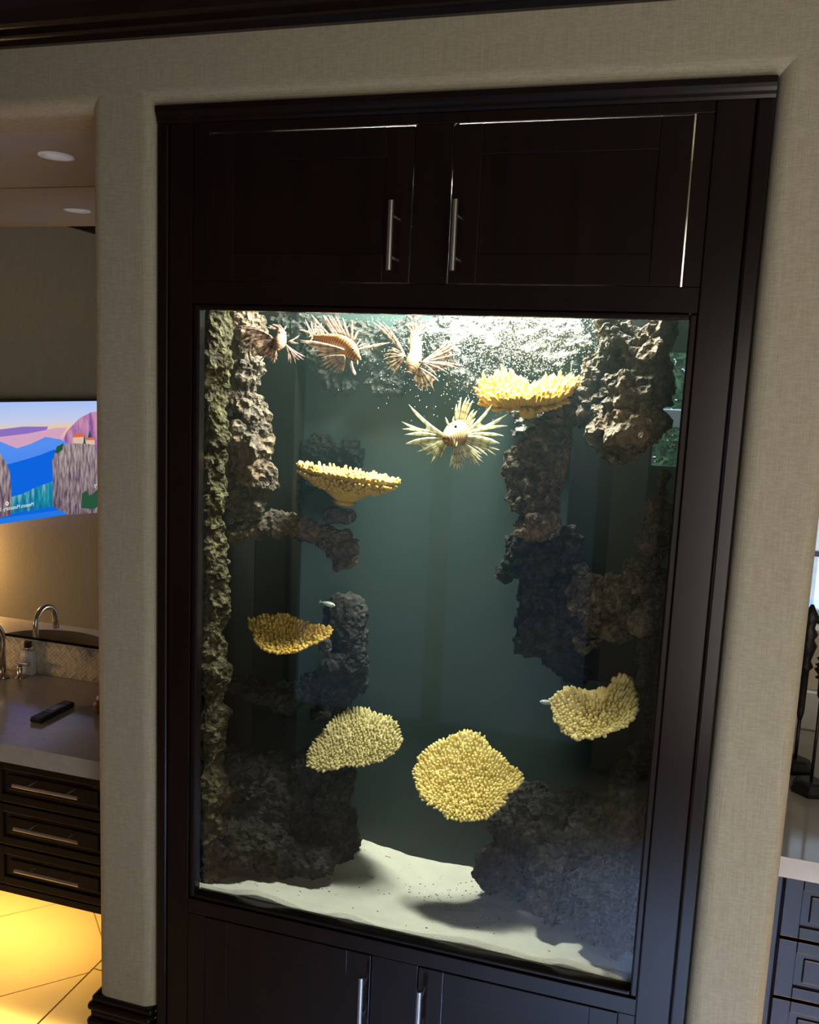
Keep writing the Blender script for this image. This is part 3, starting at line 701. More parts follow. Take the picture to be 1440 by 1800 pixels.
mC = fmats('fish_cream', (.40, .26, .12), (.10, .04, .02), (.50, .40, .27), (.27, .14, .075), (.36, .28, .18), (.16, .10, .06), trans=.40)
mD = fmats('fish_white', (.50, .33, .16), (.16, .06, .03), (.84, .82, .58), (.62, .55, .33), (.72, .74, .48), (.30, .25, .12), trans=.35)

# A: leftmost, turned away, its wide brown fin spread left
F = Fish('pinkish brown lionfish at far left with a wide dark fin spread leftwards', 410, 545, 9.6, .11, mA)
F.body([(740, 290, 30, .03), (800, 350, 62, .02), (812, 440, 86, .0), (792, 540, 104, -.015), (765, 610, 84, -.025), (750, 660, 40, -.03)])
F.fin('pectoral_fin', (690, 490, -.01), [(60, 280), (45, 325), (120, 400), (100, 545), (180, 620), (215, 690), (255, 785), (330, 790), (430, 865), (540, 810), (610, 770)], 2.6, .72, (.05, -.01), -.08)
F.fin('pectoral_fin', (880, 575, -.01), [(930, 885), (970, 912), (1055, 905), (1118, 848), (1192, 838), (1218, 790)], 2.4, .55, (0, .02))
F.fin('pectoral_fin', (930, 530, 0), [(1062, 570), (1100, 560), (1118, 425)], 2.2, .35, (0, .03))
F.fin('caudal_fin', (765, 325, .03), [(575, 285), (600, 255), (650, 240), (705, 245), (765, 238)], 2.4, .92, (.01, .03))
F.fin('anal_fin', (715, 650, -.01), [(575, 815), (620, 880), (660, 912), (705, 905), (740, 850), (752, 780)], 2.0, .85, (0, .02))
F.spines([(860, 340, 892, 270), (880, 400, 885, 365), (830, 320, 770, 240)], 2.4)
F.eye(782, 380, 13, -.022)
F.lips(750, 665, 36, -.05)

# B: orange, side view facing right
F = Fish('orange striped lionfish in side view facing right, second from left', 520, 545, 8.47, .14, mB)
F.body([(285, 405, 40, .02), (400, 440, 82, .015), (520, 465, 112, .01), (640, 505, 138, .0), (760, 560, 138, -.005), (845, 630, 110, -.01), (905, 690, 68, -.015), (940, 710, 38, -.015)], .6)
F.spines([(500, 370, 230, 65), (570, 360, 405, 70), (610, 355, 425, 72), (660, 355, 485, 72), (700, 365, 530, 78), (750, 385, 598, 90), (800, 405, 700, 112), (845, 440, 842, 160), (862, 455, 932, 310)], 3.0)
F.fin('soft_dorsal_fin', (430, 375, .01, 330, 370), [(380, 190), (330, 200), (290, 215), (255, 240), (230, 270)], 1.4, .8, (0, .02))
F.fin('caudal_fin', (290, 395, .02), [(300, 180), (230, 160), (140, 130), (45, 295), (190, 400), (220, 460)], 2.0, .55, (0, .02))
F.fin('pectoral_fin', (720, 590, -.025), [(60, 448), (65, 475), (120, 500), (180, 528), (250, 600), (300, 680), (345, 655)], 3.4, .75, (-.02, -.01), -.02)
F.fin('pectoral_fin', (725, 680, -.03), [(380, 712), (358, 770), (358, 842), (420, 886), (490, 902), (560, 948), (605, 955), (655, 948), (695, 930)], 2.8, .6, (-.01, .01), -.03)
F.fin('pelvic_fin', (815, 750, -.01), [(840, 890), (885, 975), (905, 965)], 3.0, .7)
F.fin('pectoral_fin', (915, 590, .03), [(1100, 545), (1310, 490), (1400, 482)], 2.6, .5, (.02, .04), .0)
F.spines([(885, 560, 975, 430), (920, 550, 1048, 495), (915, 730, 920, 818), (945, 690, 970, 745)], 1.8, 'head_tentacle', -.01)
F.eye(850, 590, 15, -.042); F.lips(935, 700, 34, -.028, 1.0)

# C: head down, fins spread to both sides
F = Fish('cream and brown lionfish, head down, with webbed fins fanned to both sides', 650, 550, 8.47, .15, mC)
F.body([(655, 320, 55, .05), (675, 400, 80, .04), (685, 500, 88, .02), (685, 600, 92, .0), (660, 700, 112, -.02), (630, 790, 98, -.035), (605, 850, 62, -.045), (590, 880, 36, -.05)], .8)
F.fin('pectoral_fin', (520, 650, -.01), [(335, 925), (245, 850), (240, 765), (185, 695), (190, 620), (255, 545), (320, 515)], 3.0, .86, (-.02, .03), .03)
F.fin('pectoral_fin', (530, 640, .0), [(325, 290), (300, 240), (195, 130), (95, 100), (25, 120)], 2.8, .80, (.0, .04), .03)
F.fin('pectoral_fin', (770, 735, -.01), [(1300, 335), (1350, 400), (1345, 480), (1350, 600), (1400, 790), (1330, 822), (1165, 890), (1000, 935)], 3.0, .82, (.05, .0), -.02)
F.fin('pelvic_fin', (740, 820, -.02), [(1035, 1020), (965, 1165), (862, 1175), (788, 1175), (722, 1135), (660, 1040)], 3.2, .84, (0, .02), .02)
F.fin('caudal_fin', (685, 340, .04), [(545, 150), (620, 110), (700, 88), (765, 112), (840, 160), (835, 240)], 1.8, .75, (0, .03))
F.spines([(740, 430, 775, 330), (755, 500, 800, 420), (600, 470, 570, 360), (700, 380, 745, 250), (640, 360, 600, 220)], 2.0)
F.eye(520, 660, 14, -.04); F.eye(748, 735, 14, -.04); F.lips(585, 885, 55, -.075, .3)

# D: white, facing the camera
F = Fish('white and pale yellow lionfish facing out with blade-like fins fanned all round', 700, 690, 7.2, .12, mD)
F.body([(900, 430, 40, .10), (850, 440, 90, .07), (795, 465, 126, .04), (745, 505, 146, .01), (700, 545, 142, -.015), (655, 575, 112, -.035), (620, 588, 72, -.05)], .9)
F.fin('pectoral_fin', (590, 540, .0, 600, 590), [(135, 150), (45, 368), (52, 462), (85, 532), (95, 645)], 4.2, .48, (.03, .0), .05)
F.fin('pectoral_fin', (585, 585, .0, 620, 640), [(95, 648), (235, 750), (335, 800), (418, 890), (480, 850), (532, 838)], 3.2, .78, (.0, -.01), .03)
F.fin('pectoral_fin', (830, 520, .0, 850, 560), [(1190, 150), (1400, 262), (1385, 422), (1340, 548), (1285, 642)], 4.0, .50, (.04, .0), -.05)
F.fin('pectoral_fin', (840, 560, .0, 830, 620), [(1285, 645), (1288, 728), (1235, 790), (1135, 798)], 3.4, .80, (.0, -.01), -.03)
F.fin('pelvic_fin', (705, 670, -.01, 745, 670), [(650, 950), (700, 985), (745, 1005), (792, 995), (832, 970), (862, 900)], 2.6, .82, (0, .01), .04)
F.fin('pelvic_fin', (790, 650, .0, 850, 640), [(795, 805), (850, 860), (930, 910), (985, 936), (1042, 930), (1080, 885), (1066, 830), (1060, 780)], 2.6, .82, (0, .02), .04)
F.spines([(738, 350, 740, 150), (760, 345, 800, 58), (785, 350, 870, 58), (810, 360, 905, 75), (835, 375, 945, 98), (860, 395, 960, 215), (880, 415, 1000, 230), (895, 440, 975, 330)], 3.4, dy=.02)
F.spines([(650, 430, 598, 310), (695, 420, 706, 300), (705, 590, 700, 690), (745, 620, 730, 690), (580, 580, 560, 620)], 2.6, 'head_tentacle', -.05)
F.eye(728, 432, 15, -.045); F.lips(612, 585, 48, -.085, .15)

# two small pale fish
def small_fish(label, head, tail, Y, r):
    h, t = at(*head, Y), at(*tail, Y+.01); k = mpp(h); d = (t-h)
    root = thing('small_fish', tuple(h.lerp(t, .4)), label, 'fish', 'small pale fish')
    q = [0, .06, .2, .4, .6, .75, .82]; w = [.15, .55, .95, 1, .7, .35, .22]
    pts = [h+d*a for a in q]
    v, f = tube_data(pts, [r*k*b for b in w], 10)
    from_py('body', v, f, MT['small_fish'], root, True)
    nrm = (h-CAM).normalized(); sd = d.normalized().cross(nrm)
    b = h+d*.8; a1 = t+sd*r*k*.9; a2 = t-sd*r*k*.9; m_ = h+d*.93; th = nrm*.0006
    v = [b-th, a1-th, m_-th, a2-th, b+th, a1+th, m_+th, a2+th]
    from_py('tail_fin', v, [[0, 1, 2], [0, 2, 3], [6, 5, 4], [7, 6, 4], [0, 4, 5, 1], [1, 5, 6, 2], [2, 6, 7, 3], [3, 7, 4, 0]], MT['small_fish'], root)
    bm = bmesh.new(); bmesh.ops.create_uvsphere(bm, u_segments=8, v_segments=6, radius=r*k*.28)
    e = h+d*.12-nrm*r*k*.6
    for x in bm.verts: x.co += e
    from_bm('eye', bm, MT['black'], root, True)
MT['small_fish'] = mat('silver_fish', (.55, .60, .55), .3)
small_fish('small pale fish swimming above the left ledge coral', (589, 1065), (561, 1057), .2, 4.5)
small_fish('small pale fish behind the left tip of the heart-shaped coral', (949, 1233), (985, 1238), .2, 4.5)

# fine air bubbles drifting under the lamp
v = []; f = []
ico = bmesh.new(); bmesh.ops.create_icosphere(ico, subdivisions=1, radius=1)
iv = [q.co.copy() for q in ico.verts]; jf = [[w.index for w in q.verts] for q in ico.faces]; ico.free()
rb = random.Random(5)
for i in range(5200):
    px = rb.gauss(890, 105); py = 556+abs(rb.gauss(0, 62)); Y = rb.uniform(.22, .44)
    if not (500 < px < 1080) or py > 740: continue
    c = at(px, py, Y); r = rb.uniform(.0004, .00115); k = len(v)
    v += [c+q*r for q in iv]; f += [[k+a for a in t] for t in jf]
MT['bubble'] = mat('air_bubble', (.75, .78, .78), .25, spec=.8)
tag(from_py('air_bubbles', v, f, MT['bubble']), 'cloud of tiny air bubbles under the lamp at the aquarium top', 'bubbles', kind='stuff')

# water: faint haze filling the tank
m, nt, N, L, B = new_mat('aquarium_water'); N.remove(B)
vol = N.new('ShaderNodeVolumeScatter'); vol.inputs['Color'].default_value = (.55, .90, .80, 1); vol.inputs['Density'].default_value = .045; vol.inputs['Anisotropy'].default_value = .3
L.new(vol.outputs[0], N['Material Output'].inputs['Volume']); MT['water'] = m
tag(box('aquarium_water', TX0+.0005, TX1-.0005, .0385, TY1-.0005, TZ0+.001, 2.10, MT['water'], None, bev=0), 'faintly hazy teal water filling the aquarium', 'water', kind='stuff')

# ------------------------------------------------------------------ left vanity alcove
ZC = .80
mir = struct(box('wall_mirror', XL+.002, -.045, YM, YM+.006, .928, HEAD-.002, MT['mirror'], None, bev=0)); tag(mir, 'large frameless mirror over the left vanity', 'mirror'); mir['kind'] = 'thing'
tr_ = struct(box('trim_3', XL+.002, -.045, YM-.004, YM+.004, .922, .929, MT['groove'], bev=0))
van = thing('vanity_cabinet', (-.9, .44, .32), 'floating espresso drawer vanity with steel bar handles at left', 'vanity')
VF = .190
bm = bmesh.new()
for q in ((XL+.003, XL+.02, VF+.024, YM-.004, .335, .742), (-.062, -.045, VF+.024, YM-.004, .335, .742), (XL+.02, -.062, YM-.02, YM-.004, .335, .742), (XL+.02, -.062, VF+.024, YM-.02, .335, .352), (XL+.02, -.062, VF+.024, VF+.034, .352, .742)): bm_box(bm, *q)
from_bm('body', bm, W, van)
box('bottom_rail', XL+.003, -.045, VF+.002, VF+.024, .322, .345, W, van)
def drawer(x0, x1, z0, z1, parent, y, handle=True, fr=.035, mm=None, hl=.11):
    mm = mm or W; bm = bmesh.new()
    for a in ((x0, x0+fr, z0, z1), (x1-fr, x1, z0, z1), (x0+fr, x1-fr, z0, z0+fr*.7), (x0+fr, x1-fr, z1-fr*.7, z1)):
        bm_box(bm, a[0], a[1], y, y+.022, a[2], a[3], .0015)
    d = from_bm('drawer', bm, mm, parent)
    box('panel', x0+fr-.003, x1-fr+.003, y+.007, y+.018, z0+fr*.7-.003, z1-fr*.7+.003, mm, d)
    box('raised_panel', x0+fr+.018, x1-fr-.018, y+.002, y+.010, z0+fr*.7+.014, z1-fr*.7-.014, mm, d, bev=.003)
    if handle:
        cx = (x0+x1)/2; cz = (z0+z1)/2+.01
        bar_handle(d, (cx-hl, y+.002, cz), (cx+hl, y+.002, cz), (0, -.030, 0), .0055)
zs = [(.350, .471), (.478, .605), (.612, .738)]
for x0, x1 in ((-.672, -.258), (-1.50, -1.02)):
    for z0, z1 in zs: drawer(x0, x1, z0, z1, van, VF)
for x0, x1 in ((-1.92, -1.51), (-1.01, -.682), (-.25, -.05)):
    box('door', x0, x1, VF, VF+.022, .350, .738, W, van)
# counter with an oval basin cut out
def counter_left():
    SX, SY, RX, RY = -1.13, .395, .24, .165
    x0, x1, y0, y1 = XL+.003, -.045, .172, YM-.006
    n = 48; v = []; f = []
    ang = [2*math.pi*i/n for i in range(n)]
    def outer(a):
        c, s_ = math.cos(a), math.sin(a); t = 9
        if c > 0: t = min(t, (x1-SX)/c)
        if c < 0: t = min(t, (x0-SX)/c)
        if s_ > 0: t = min(t, (y1-SY)/s_)
        if s_ < 0: t = min(t, (y0-SY)/s_)
        return SX+c*t, SY+s_*t
    cor = [math.atan2(b-SY, a-SX) % (2*math.pi) for a in (x0, x1) for b in (y0, y1)]
    ang = sorted(ang+cor); n = len(ang)
    for z in (ZC, ZC-.055):
        for a in ang: v.append((*outer(a), z))
    for z in (ZC, ZC-.055):
        for a in ang: v.append((SX+RX*math.cos(a), SY+RY*math.sin(a), z))
    for i in range(n):
        j = (i+1) % n
        f += [[i, j, 2*n+j, 2*n+i], [n+i, 3*n+i, 3*n+j, n+j], [i, n+i, n+j, j], [2*n+i, 2*n+j, 3*n+j, 3*n+i]]
    bm = bmesh.new(); vv = [bm.verts.new(a) for a in v]
    for q in f:
        bm.faces.new([vv[i] for i in q])
    bmesh.ops.remove_doubles(bm, verts=bm.verts, dist=1e-6)
    o = from_bm('stone_countertop', bm, MT['stone'])
    tag(o, 'greige polished stone countertop on the left vanity', 'countertop')
    prof = [(1.0, 0), (.97, -.05), (.85, -.10), (.55, -.128), (.10, -.135)]
    v = []; f = []; n = 40
    for r, z in prof+[(r*.97+.06 if r > .2 else r, z-.008) for r, z in prof[::-1]]:
        for j in range(n):
            a = 2*math.pi*j/n; v.append((SX+RX*1.0*r*math.cos(a), SY+RY*r*math.sin(a), ZC-.0565+z))
    K = len(prof)*2
    for i in range(K-1):
        for j in range(n): f.append([i*n+j, i*n+(j+1) % n, (i+1)*n+(j+1) % n, (i+1)*n+j])
    f.append(list(range(n))); f.append(list(range((K-1)*n, K*n)))
    bs = from_py('sink_basin', v, f, MT['porcelain'], None, True)
    tag(bs, 'white oval undermount basin in the left countertop', 'sink')
counter_left()
# herringbone splash
sp_ = struct(box('wall_backsplash', XL+.003, -.045, YM-.004, YM+.0005, ZC, .922, MT['mosaic_grout'], bev=0))
v = []; f = []
def hb():
    w, l = .010, .030
    out = []
    for r in range(-30, 90):
        for c in range(-16, 30):
            bx = c*2*l*.5+r*w; bz = r*w-c*l*1.0
            out.append((bx, bz, l, w)); out.append((bx, bz+w, w, l))
    return out
cs = math.cos(R_(45)); seen = set()
for (x, z, w, h) in hb():
    g_ = .0006
    pts = [(x+g_, z+g_), (x+w-g_, z+g_), (x+w-g_, z+h-g_), (x+g_, z+h-g_)]
    P = [(-1.25+(p[0]-p[1])*cs, ZC+.05+(p[0]+p[1])*cs) for p in pts]
    if min(p[1] for p in P) < ZC+.001 or max(p[1] for p in P) > .921 or min(p[0] for p in P) < -1.3 or max(p[0] for p in P) > -.05: continue
    key = tuple(round(sum(p[k] for p in P), 4) for k in (0, 1))
    if key in seen: continue
    seen.add(key); k = len(v); d = YM-.0055-random.uniform(0, .0008)
    v += [(p[0], d, p[1]) for p in P]+[(p[0], YM-.004, p[1]) for p in P]
    f += [[k, k+1, k+2, k+3]]+[[k+i, k+4+i, k+4+(i+1) % 4, k+(i+1) % 4] for i in range(4)]
if v:
    o = from_py('herringbone_tiles', v, f, MT['mosaic'], sp_); o['kind'] = 'stuff'
# gooseneck faucet, lever, scent bottle, remote, wooden block
FX, FY = -1.006, .625
fa = thing('faucet', (FX, FY, ZC), 'satin nickel gooseneck faucet by the mirror', 'faucet')
lathe('base', [(.022, 0), (.022, .006), (.016, .012), (.014, .02)], (FX, FY, ZC), MT['nickel'], fa)
pts = [(FX, FY, ZC+.01), (FX, FY, ZC+.12)]+[(FX, FY-.055+.055*math.cos(t), ZC+.145+.055*math.sin(t)) for t in np.linspace(0, math.pi, 14)]+[(FX, FY-.112, ZC+.105)]
tube('spout', pts, .0105, MT['nickel'], fa)
tx = atz(37, 1190, ZC)
hn = thing('lever_tap', (tx.x, tx.y-.006, ZC), 'small nickel lever tap in front of the scent bottle', 'tap')
lathe('base', [(.019, 0), (.019, .004), (.009, .008), (.009, .035), (.0095, .045)], (tx.x, tx.y-.006, ZC), MT['nickel'], hn)
box('lever', tx.x-.006, tx.x+.042, tx.y-.014, tx.y+.002, ZC+.046, ZC+.058, MT['nickel'], hn, bev=.003)
bp = atz(47, 1186, ZC); bx, by = bp.x, .690
bt = thing('scent_bottle', (bx, by, ZC), 'clear square scent bottle with a black cap', 'bottle')
MT['bottle_glass'] = mat('bottle_glass', (.55, .56, .55), .08, spec=.7)
box('bottle_body', bx-.026, bx+.026, by-.011, by+.011, ZC, ZC+.088, MT['bottle_glass'], bt, bev=.003)
lathe('neck', [(.005, 0), (.005, .010)], (bx, by, ZC+.088), MT['nickel'], bt, 12); box('cap', bx-.010, bx+.010, by-.009, by+.009, ZC+.097, ZC+.120, MT['black'], bt, bev=.002)
MT['paper'] = mat('paper_label', (.62, .62, .62), .8); MT['ink'] = mat('label_print', (.22, .22, .24), .8)
lb = box('paper_label', bx-.022, bx+.012, by-.0116, by-.0108, ZC+.030, ZC+.080, MT['paper'], bt, bev=0)
for i, (w0, z) in enumerate(((.020, .062), (.014, .055), (.017, .048))): box('print_line', bx-.018, bx-.018+w0, by-.0120, by-.0115, ZC+z, ZC+z+.0022, MT['ink'], lb, bev=0)
def remote():
    a, b = atz(62, 1272, ZC), atz(122, 1241, ZC); d = (b-a); L_ = d.length; d.normalize(); s_ = Vector((0, 0, 1)).cross(d)
    c = (a+b)/2
    root = thing('tv_remote', tuple(c), 'black remote control lying on the left countertop', 'remote')
    def loc_box(name, u0, u1, w0, w1, z0, z1, m, par, bev=.002):
        o = box(name, u0, u1, w0, w1, z0, z1, m, None, bev)
        M_ = Matrix.Identity(4)
        for i in range(3): M_[i][0], M_[i][1], M_[i][3] = d[i], s_[i], c[i]
        M_[0][2] = M_[1][2] = 0; M_[2][2] = 1
        o.data.transform(M_); o.parent = par
        if par.type == 'EMPTY': o.matrix_parent_inverse = Matrix.Translation(-par.location)
        return o
    loc_box('shell', -L_/2, L_/2, -.022, .022, .0005, .018, MT['black'], root, .005)
    loc_box('touch_pad', -.01, .028, -.013, .013, .0175, .0195, mat('grey_pad', (.10, .10, .11), .3), root, .001)
    mb = mat('button_grey', (.03, .03, .032), .5)
    for i in range(3):
        for j in range(3): loc_box('button', -L_*.42+i*.016, -L_*.42+i*.016+.009, -.014+j*.011, -.014+j*.011+.007, .0175, .0192, mb, root, .001)
    for i in range(2):
        for j in range(2): loc_box('button', L_*.28+i*.02, L_*.28+i*.02+.01, -.012+j*.015, -.012+j*.015+.009, .0175, .0192, mb, root, .001)
remote()
wp_ = atz(167, 1252, ZC)
wb = thing('wooden_brush', (wp_.x+.02, wp_.y, ZC), 'brown wooden brush head peeking out beside the column', 'brush')
MT['brush_wood'] = mat('brush_wood', (.16, .07, .025), .4, var=.2, vscale=(80, 80, 10))
lathe('handle_block', [(.012, 0), (.018, .010), (.021, .030), (.019, .042), (.010, .046)], (wp_.x+.020, wp_.y, ZC+.0005), MT['brush_wood'], wb)
lathe('bristles', [(.013, 0), (.011, .010)], (wp_.x+.020, wp_.y, ZC+.0465), MT['porcelain'], wb, 12)
# recessed ceiling lights
MT['can'] = mat('can_reflector', (.70, .72, .75), .3, emit=(.75, .86, 1), estr=.12); MT['can_rim'] = mat('can_trim', (.75, .76, .78), .4, emit=(.8, .88, 1), estr=.05)
for x, y, lab in ((-.536, .343, 'round recessed ceiling light over the left vanity, nearest the column'), (-1.018, .346, 'round recessed ceiling light over the left vanity, seen in the mirror')):
    t = thing('recessed_light', (x, y, HEAD), lab, 'light', 'recessed ceiling lights')
    v = []; f = []; n = 28
    for r, z in ((.048, -.0005), (.048, -.004), (.038, -.004), (.034, -.0005)):
        for j in range(n): v.append((x+r*math.cos(2*math.pi*j/n), y+r*math.sin(2*math.pi*j/n), HEAD+z))
    for i in range(3):
        for j in range(n): f.append([i*n+j, i*n+(j+1) % n, (i+1)*n+(j+1) % n, (i+1)*n+j])
    from_py('trim_ring', v, f, MT['can_rim'], t, True)
    lathe('lens', [(.035, 0), (.020, -.0015)], (x, y, HEAD-.0006), MT['can'], t, 24)

# ------------------------------------------------------------------ television on the left wall (the mirror shows it)
XT = XL+.060
def vm(px, py):          # photo pixel (seen in the mirror) -> point on the screen plane
    d = ray(px, py); t = (XT-CAM.x)/d.x; p = CAM+d*t; return (2*YM-p.y, p.z)
ys = (-1.22, -.17); zt_, zb_ = vm(90, 706)[1], vm(90, 892)[1]
tv = thing('television', (XL+.03, -.7, zb_), 'wall television showing a blue mountain valley with a cliff-top monastery', 'television')
box('housing', XL+.012, XT-.002, ys[0]-.012, ys[1]+.012, zb_-.022, zt_+.012, MT['black'], tv, bev=.003)
box('wall_bracket', XL, XL+.0125, -.8, -.5, 1.25, 1.5, MT['black'], tv)
def scr(name, pts, m, lay, par):
    x = XT-.0015+lay*.0004; return from_py(name, [(x, p[0], p[1]) for p in pts], [list(range(len(pts)))], m, par)
def grad(name, stops, z0, z1, strength, noise_s=0, vert=True):
    m, nt, N, L, B = new_mat(name); N.remove(B); tc = N.new('ShaderNodeTexCoord'); sp = N.new('ShaderNodeSeparateXYZ'); L.new(tc.outputs['Object'], sp.inputs[0])
    mr = N.new('ShaderNodeMapRange'); mr.inputs['From Min'].default_value = z0; mr.inputs['From Max'].default_value = z1; L.new(sp.outputs[2], mr.inputs[0])
    src = mr.outputs[0]
    if noise_s:
        mp = N.new('ShaderNodeMapping'); mp.inputs['Scale'].default_value = (1, noise_s, noise_s*.25); L.new(tc.outputs['Object'], mp.inputs[0])
        n = N.new('ShaderNodeTexNoise'); n.inputs['Scale'].default_value = 1; n.inputs['Detail'].default_value = 6; L.new(mp.outputs[0], n.inputs[0])
        a = N.new('ShaderNodeMath'); a.operation = 'MULTIPLY_ADD'; a.inputs[1].default_value = 1.6; L.new(n.outputs[0], a.inputs[0])
        b = N.new('ShaderNodeMath'); b.operation = 'MULTIPLY_ADD'; b.inputs[1].default_value = .35; b.inputs[2].default_value = -.5; L.new(src, b.inputs[0]); L.new(b.outputs[0], a.inputs[2]); src = a.outputs[0]
    r = N.new('ShaderNodeValToRGB')
    for i, (p, c) in enumerate(stops):
        e = r.color_ramp.elements[i] if i < 2 else r.color_ramp.elements.new(p)
        e.position = p; e.color = (*c, 1)
    L.new(src, r.inputs[0]); e = N.new('ShaderNodeEmission'); e.inputs[1].default_value = strength; L.new(r.outputs[0], e.inputs[0]); L.new(e.outputs[0], N['Material Output'].inputs[0]); m.cycles.emission_sampling = 'NONE'; return m
H_ = zt_-zb_
sky = grad('screen_sky', [(0, (.05, .16, .75)), (1, (.42, .58, 1)), (.55, (.30, .20, .70)), (.66, (.80, .45, .55)), (.74, (.92, .62, .28)), (.82, (.62, .66, .90))], zb_, zt_, 1.0)
screen = scr('screen', [(ys[0], zb_), (ys[1], zb_), (ys[1], zt_), (ys[0], zt_)], sky, 0, tv); screen['label'] = 'lit screen with a blue mountain valley'
def pic(name, px, m, lay): return scr(name, [vm(*p) for p in px], m, lay, screen)
blue1 = grad('screen_far_range', [(0, (.02, .20, .85)), (1, (.10, .30, .95))], zb_, zb_+H_*.6, 1.0)
pk = grad('screen_pink_peak', [(.3, (.30, .10, .42)), (.7, (.70, .34, .50))], zb_+H_*.4, zt_, .9, 26)
pur = emis('screen_purple_cloud', (.30, .18, .62), .95); pcl = emis('screen_pink_cloud', (.75, .42, .62), .95)
pic('cloud_band', [(-60, 752), (0, 755), (40, 750), (85, 750), (80, 760), (40, 768), (0, 768), (-60, 766)], pur, 1)
pic('cloud_lit', [(-60, 772), (0, 768), (50, 762), (100, 752), (118, 752), (105, 770), (70, 785), (30, 790), (0, 780), (-60, 785)], pcl, 1.5)
pic('peak', [(100, 800), (118, 758), (140, 735), (160, 725), (176, 722), (230, 700), (230, 800)], pk, 2)
pic('mountain', [(-60, 760), (0, 776), (30, 788), (55, 780), (80, 768), (105, 772), (140, 790), (150, 900), (-60, 930)], blue1, 2.5)
pic('valley', [(-60, 840), (-10, 822), (30, 812), (70, 800), (95, 790), (150, 820), (150, 890), (-60, 920)], emis('screen_valley', (.005, .14, .80), 1), 3)
tow = grad('screen_town', [(.2, (.01, .16, .45)), (.75, (.25, .48, .62)), (.5, (.01, .32, .42))], zb_, zb_+H_*.3, .9, 40)
pic('town', [(10, 888), (18, 874), (40, 868), (60, 858), (92, 846), (95, 890), (40, 900), (15, 903)], tow, 3.5)
clf = grad('screen_cliff', [(.15, (.10, .07, .12)), (.85, (.62, .52, .50)), (.5, (.36, .27, .28))], zb_, zt_, .95, 60)
pic('cliff', [(93, 890), (93, 840), (92, 810), (97, 795), (110, 782), (125, 780), (150, 778), (165, 782), (172, 800), (178, 830), (190, 900), (120, 905)], clf, 4)
pic('near_cliff', [(-70, 790), (0, 796), (10, 812), (17, 828), (20, 860), (20, 905), (-70, 930)], clf, 4)
grn = emis('screen_trees', (.03, .12, .06), .8); red = emis('screen_roof', (.80, .16, .07), .95); crm = emis('screen_house', (.80, .58, .45), .95)
pic('trees', [(96, 796), (100, 785), (112, 779), (110, 790), (102, 797)], grn, 4.5)
pic('trees', [(143, 893), (144, 868), (152, 862), (158, 872), (172, 860), (180, 885), (165, 895)], grn, 4.5)
pic('house', [(128, 779), (128, 768), (147, 766), (147, 780)], crm, 4.5); pic('house', [(150, 780), (150, 772), (166, 771), (167, 782)], crm, 4.5)
pic('roof', [(127, 769), (134, 761), (143, 761), (149, 768)], red, 5); pic('roof', [(150, 774), (154, 769), (163, 769), (168, 773)], red, 5)
pic('cypress', [(154, 769), (158, 756), (161, 769)], grn, 5.5); pic('cypress', [(146, 780), (148, 765), (151, 780)], grn, 5.5)
def text(body, size, y, z, par):
    cu = bpy.data.curves.new('t', 'FONT'); cu.body = body; cu.size = size; o = bpy.data.objects.new('t', cu); COL.objects.link(o)
    dg = bpy.context.evaluated_depsgraph_get(); me = bpy.data.meshes.new_from_object(o.evaluated_get(dg)); bpy.data.objects.remove(o)
    Mx = Matrix(((0, 0, 0, XT+.0012), (1, 0, 0, y), (0, 1, 0, z), (0, 0, 0, 1)))
    me.transform(Mx); me.materials.clear(); return link('screen_text', me, MT['screen_white'], par)
MT['screen_white'] = emis('screen_white', (.95, .97, 1), 1.0)
a_ = vm(62, 884); b_ = vm(14, 888)
text('Meteora Monastery, Greece', .0265, a_[0]+.012, a_[1]-.012, screen)
q = vm(12, 885); v, f = tube_data([(XT+.0012, q[0]+.008*math.cos(t), q[1]+.008*math.sin(t)) for t in np.linspace(0, 2*math.pi, 13)], .0022, 5, False); from_py('screen_text', v, f, MT['screen_white'], screen)
q = vm(177, 854); text('65°F', .034, q[0]-.002, q[1]-.010, screen)
# loose cable under the television
q0, q1 = vm(29, 903), vm(64, 898)
pts = [(XL+.03, q0[0]+(q1[0]-q0[0])*t, q0[1]+.004-.030*math.sin(math.pi*t)*(1.2-.5*t)) for t in np.linspace(0, 1, 12)]
pts = [(XL+.03, pts[0][1], zb_-.020)]+pts[1:-1]+[(XL+.03, pts[-1][1], zb_-.020)]
tube('cable', pts, .0028, MT['black'], tv, 6)
# wall lamp that gives the warm wash
LX, LY = XL+.17, .02
lp = thing('wall_lamp', (XL, LY, .98), 'small warm wall lamp on the left wall beside the vanity', 'lamp')
box('backplate', XL, XL+.012, LY-.02, LY+.02, .95, 1.01, MT['nickel'], lp)
lathe('shade', [(.030, 0), (.030, .10), (.026, .10)], (LX, LY, .93), emis('lamp_shade', (1, .56, .22), 165), lp); tube('arm', [(XL+.01, LY, .96), (LX-.028, LY, .96)], .005, MT['nickel'], lp)

# ------------------------------------------------------------------ right vanity alcove
ZR = .85; YR = atz(1400, 1510, ZR).y
XR0 = 1.330
vr = thing('vanity_cabinet', (2.0, YR+.3, .3), 'dark drawer vanity at the right edge catching blue daylight', 'vanity')
box('body', XR0, 2.9, YR+.042, 1.08, .335, .795, W, vr)
box('end_stile', XR0, 1.492, YR+.016, YR+.038, .335, .797, W, vr)
for i, (z0, z1) in enumerate(((.350, .488), (.496, .640), (.648, .797))):
    drawer(1.4975, 2.02, z0, z1, vr, YR+.016, False, .040); drawer(2.03, 2.55, z0, z1, vr, YR+.016, False, .040)
ct = box('marble_countertop', XR0, 2.9, YR, 1.082, .800, ZR, MT['stone_r'], None, bev=.002); tag(ct, 'white veined marble countertop at the right edge', 'countertop')
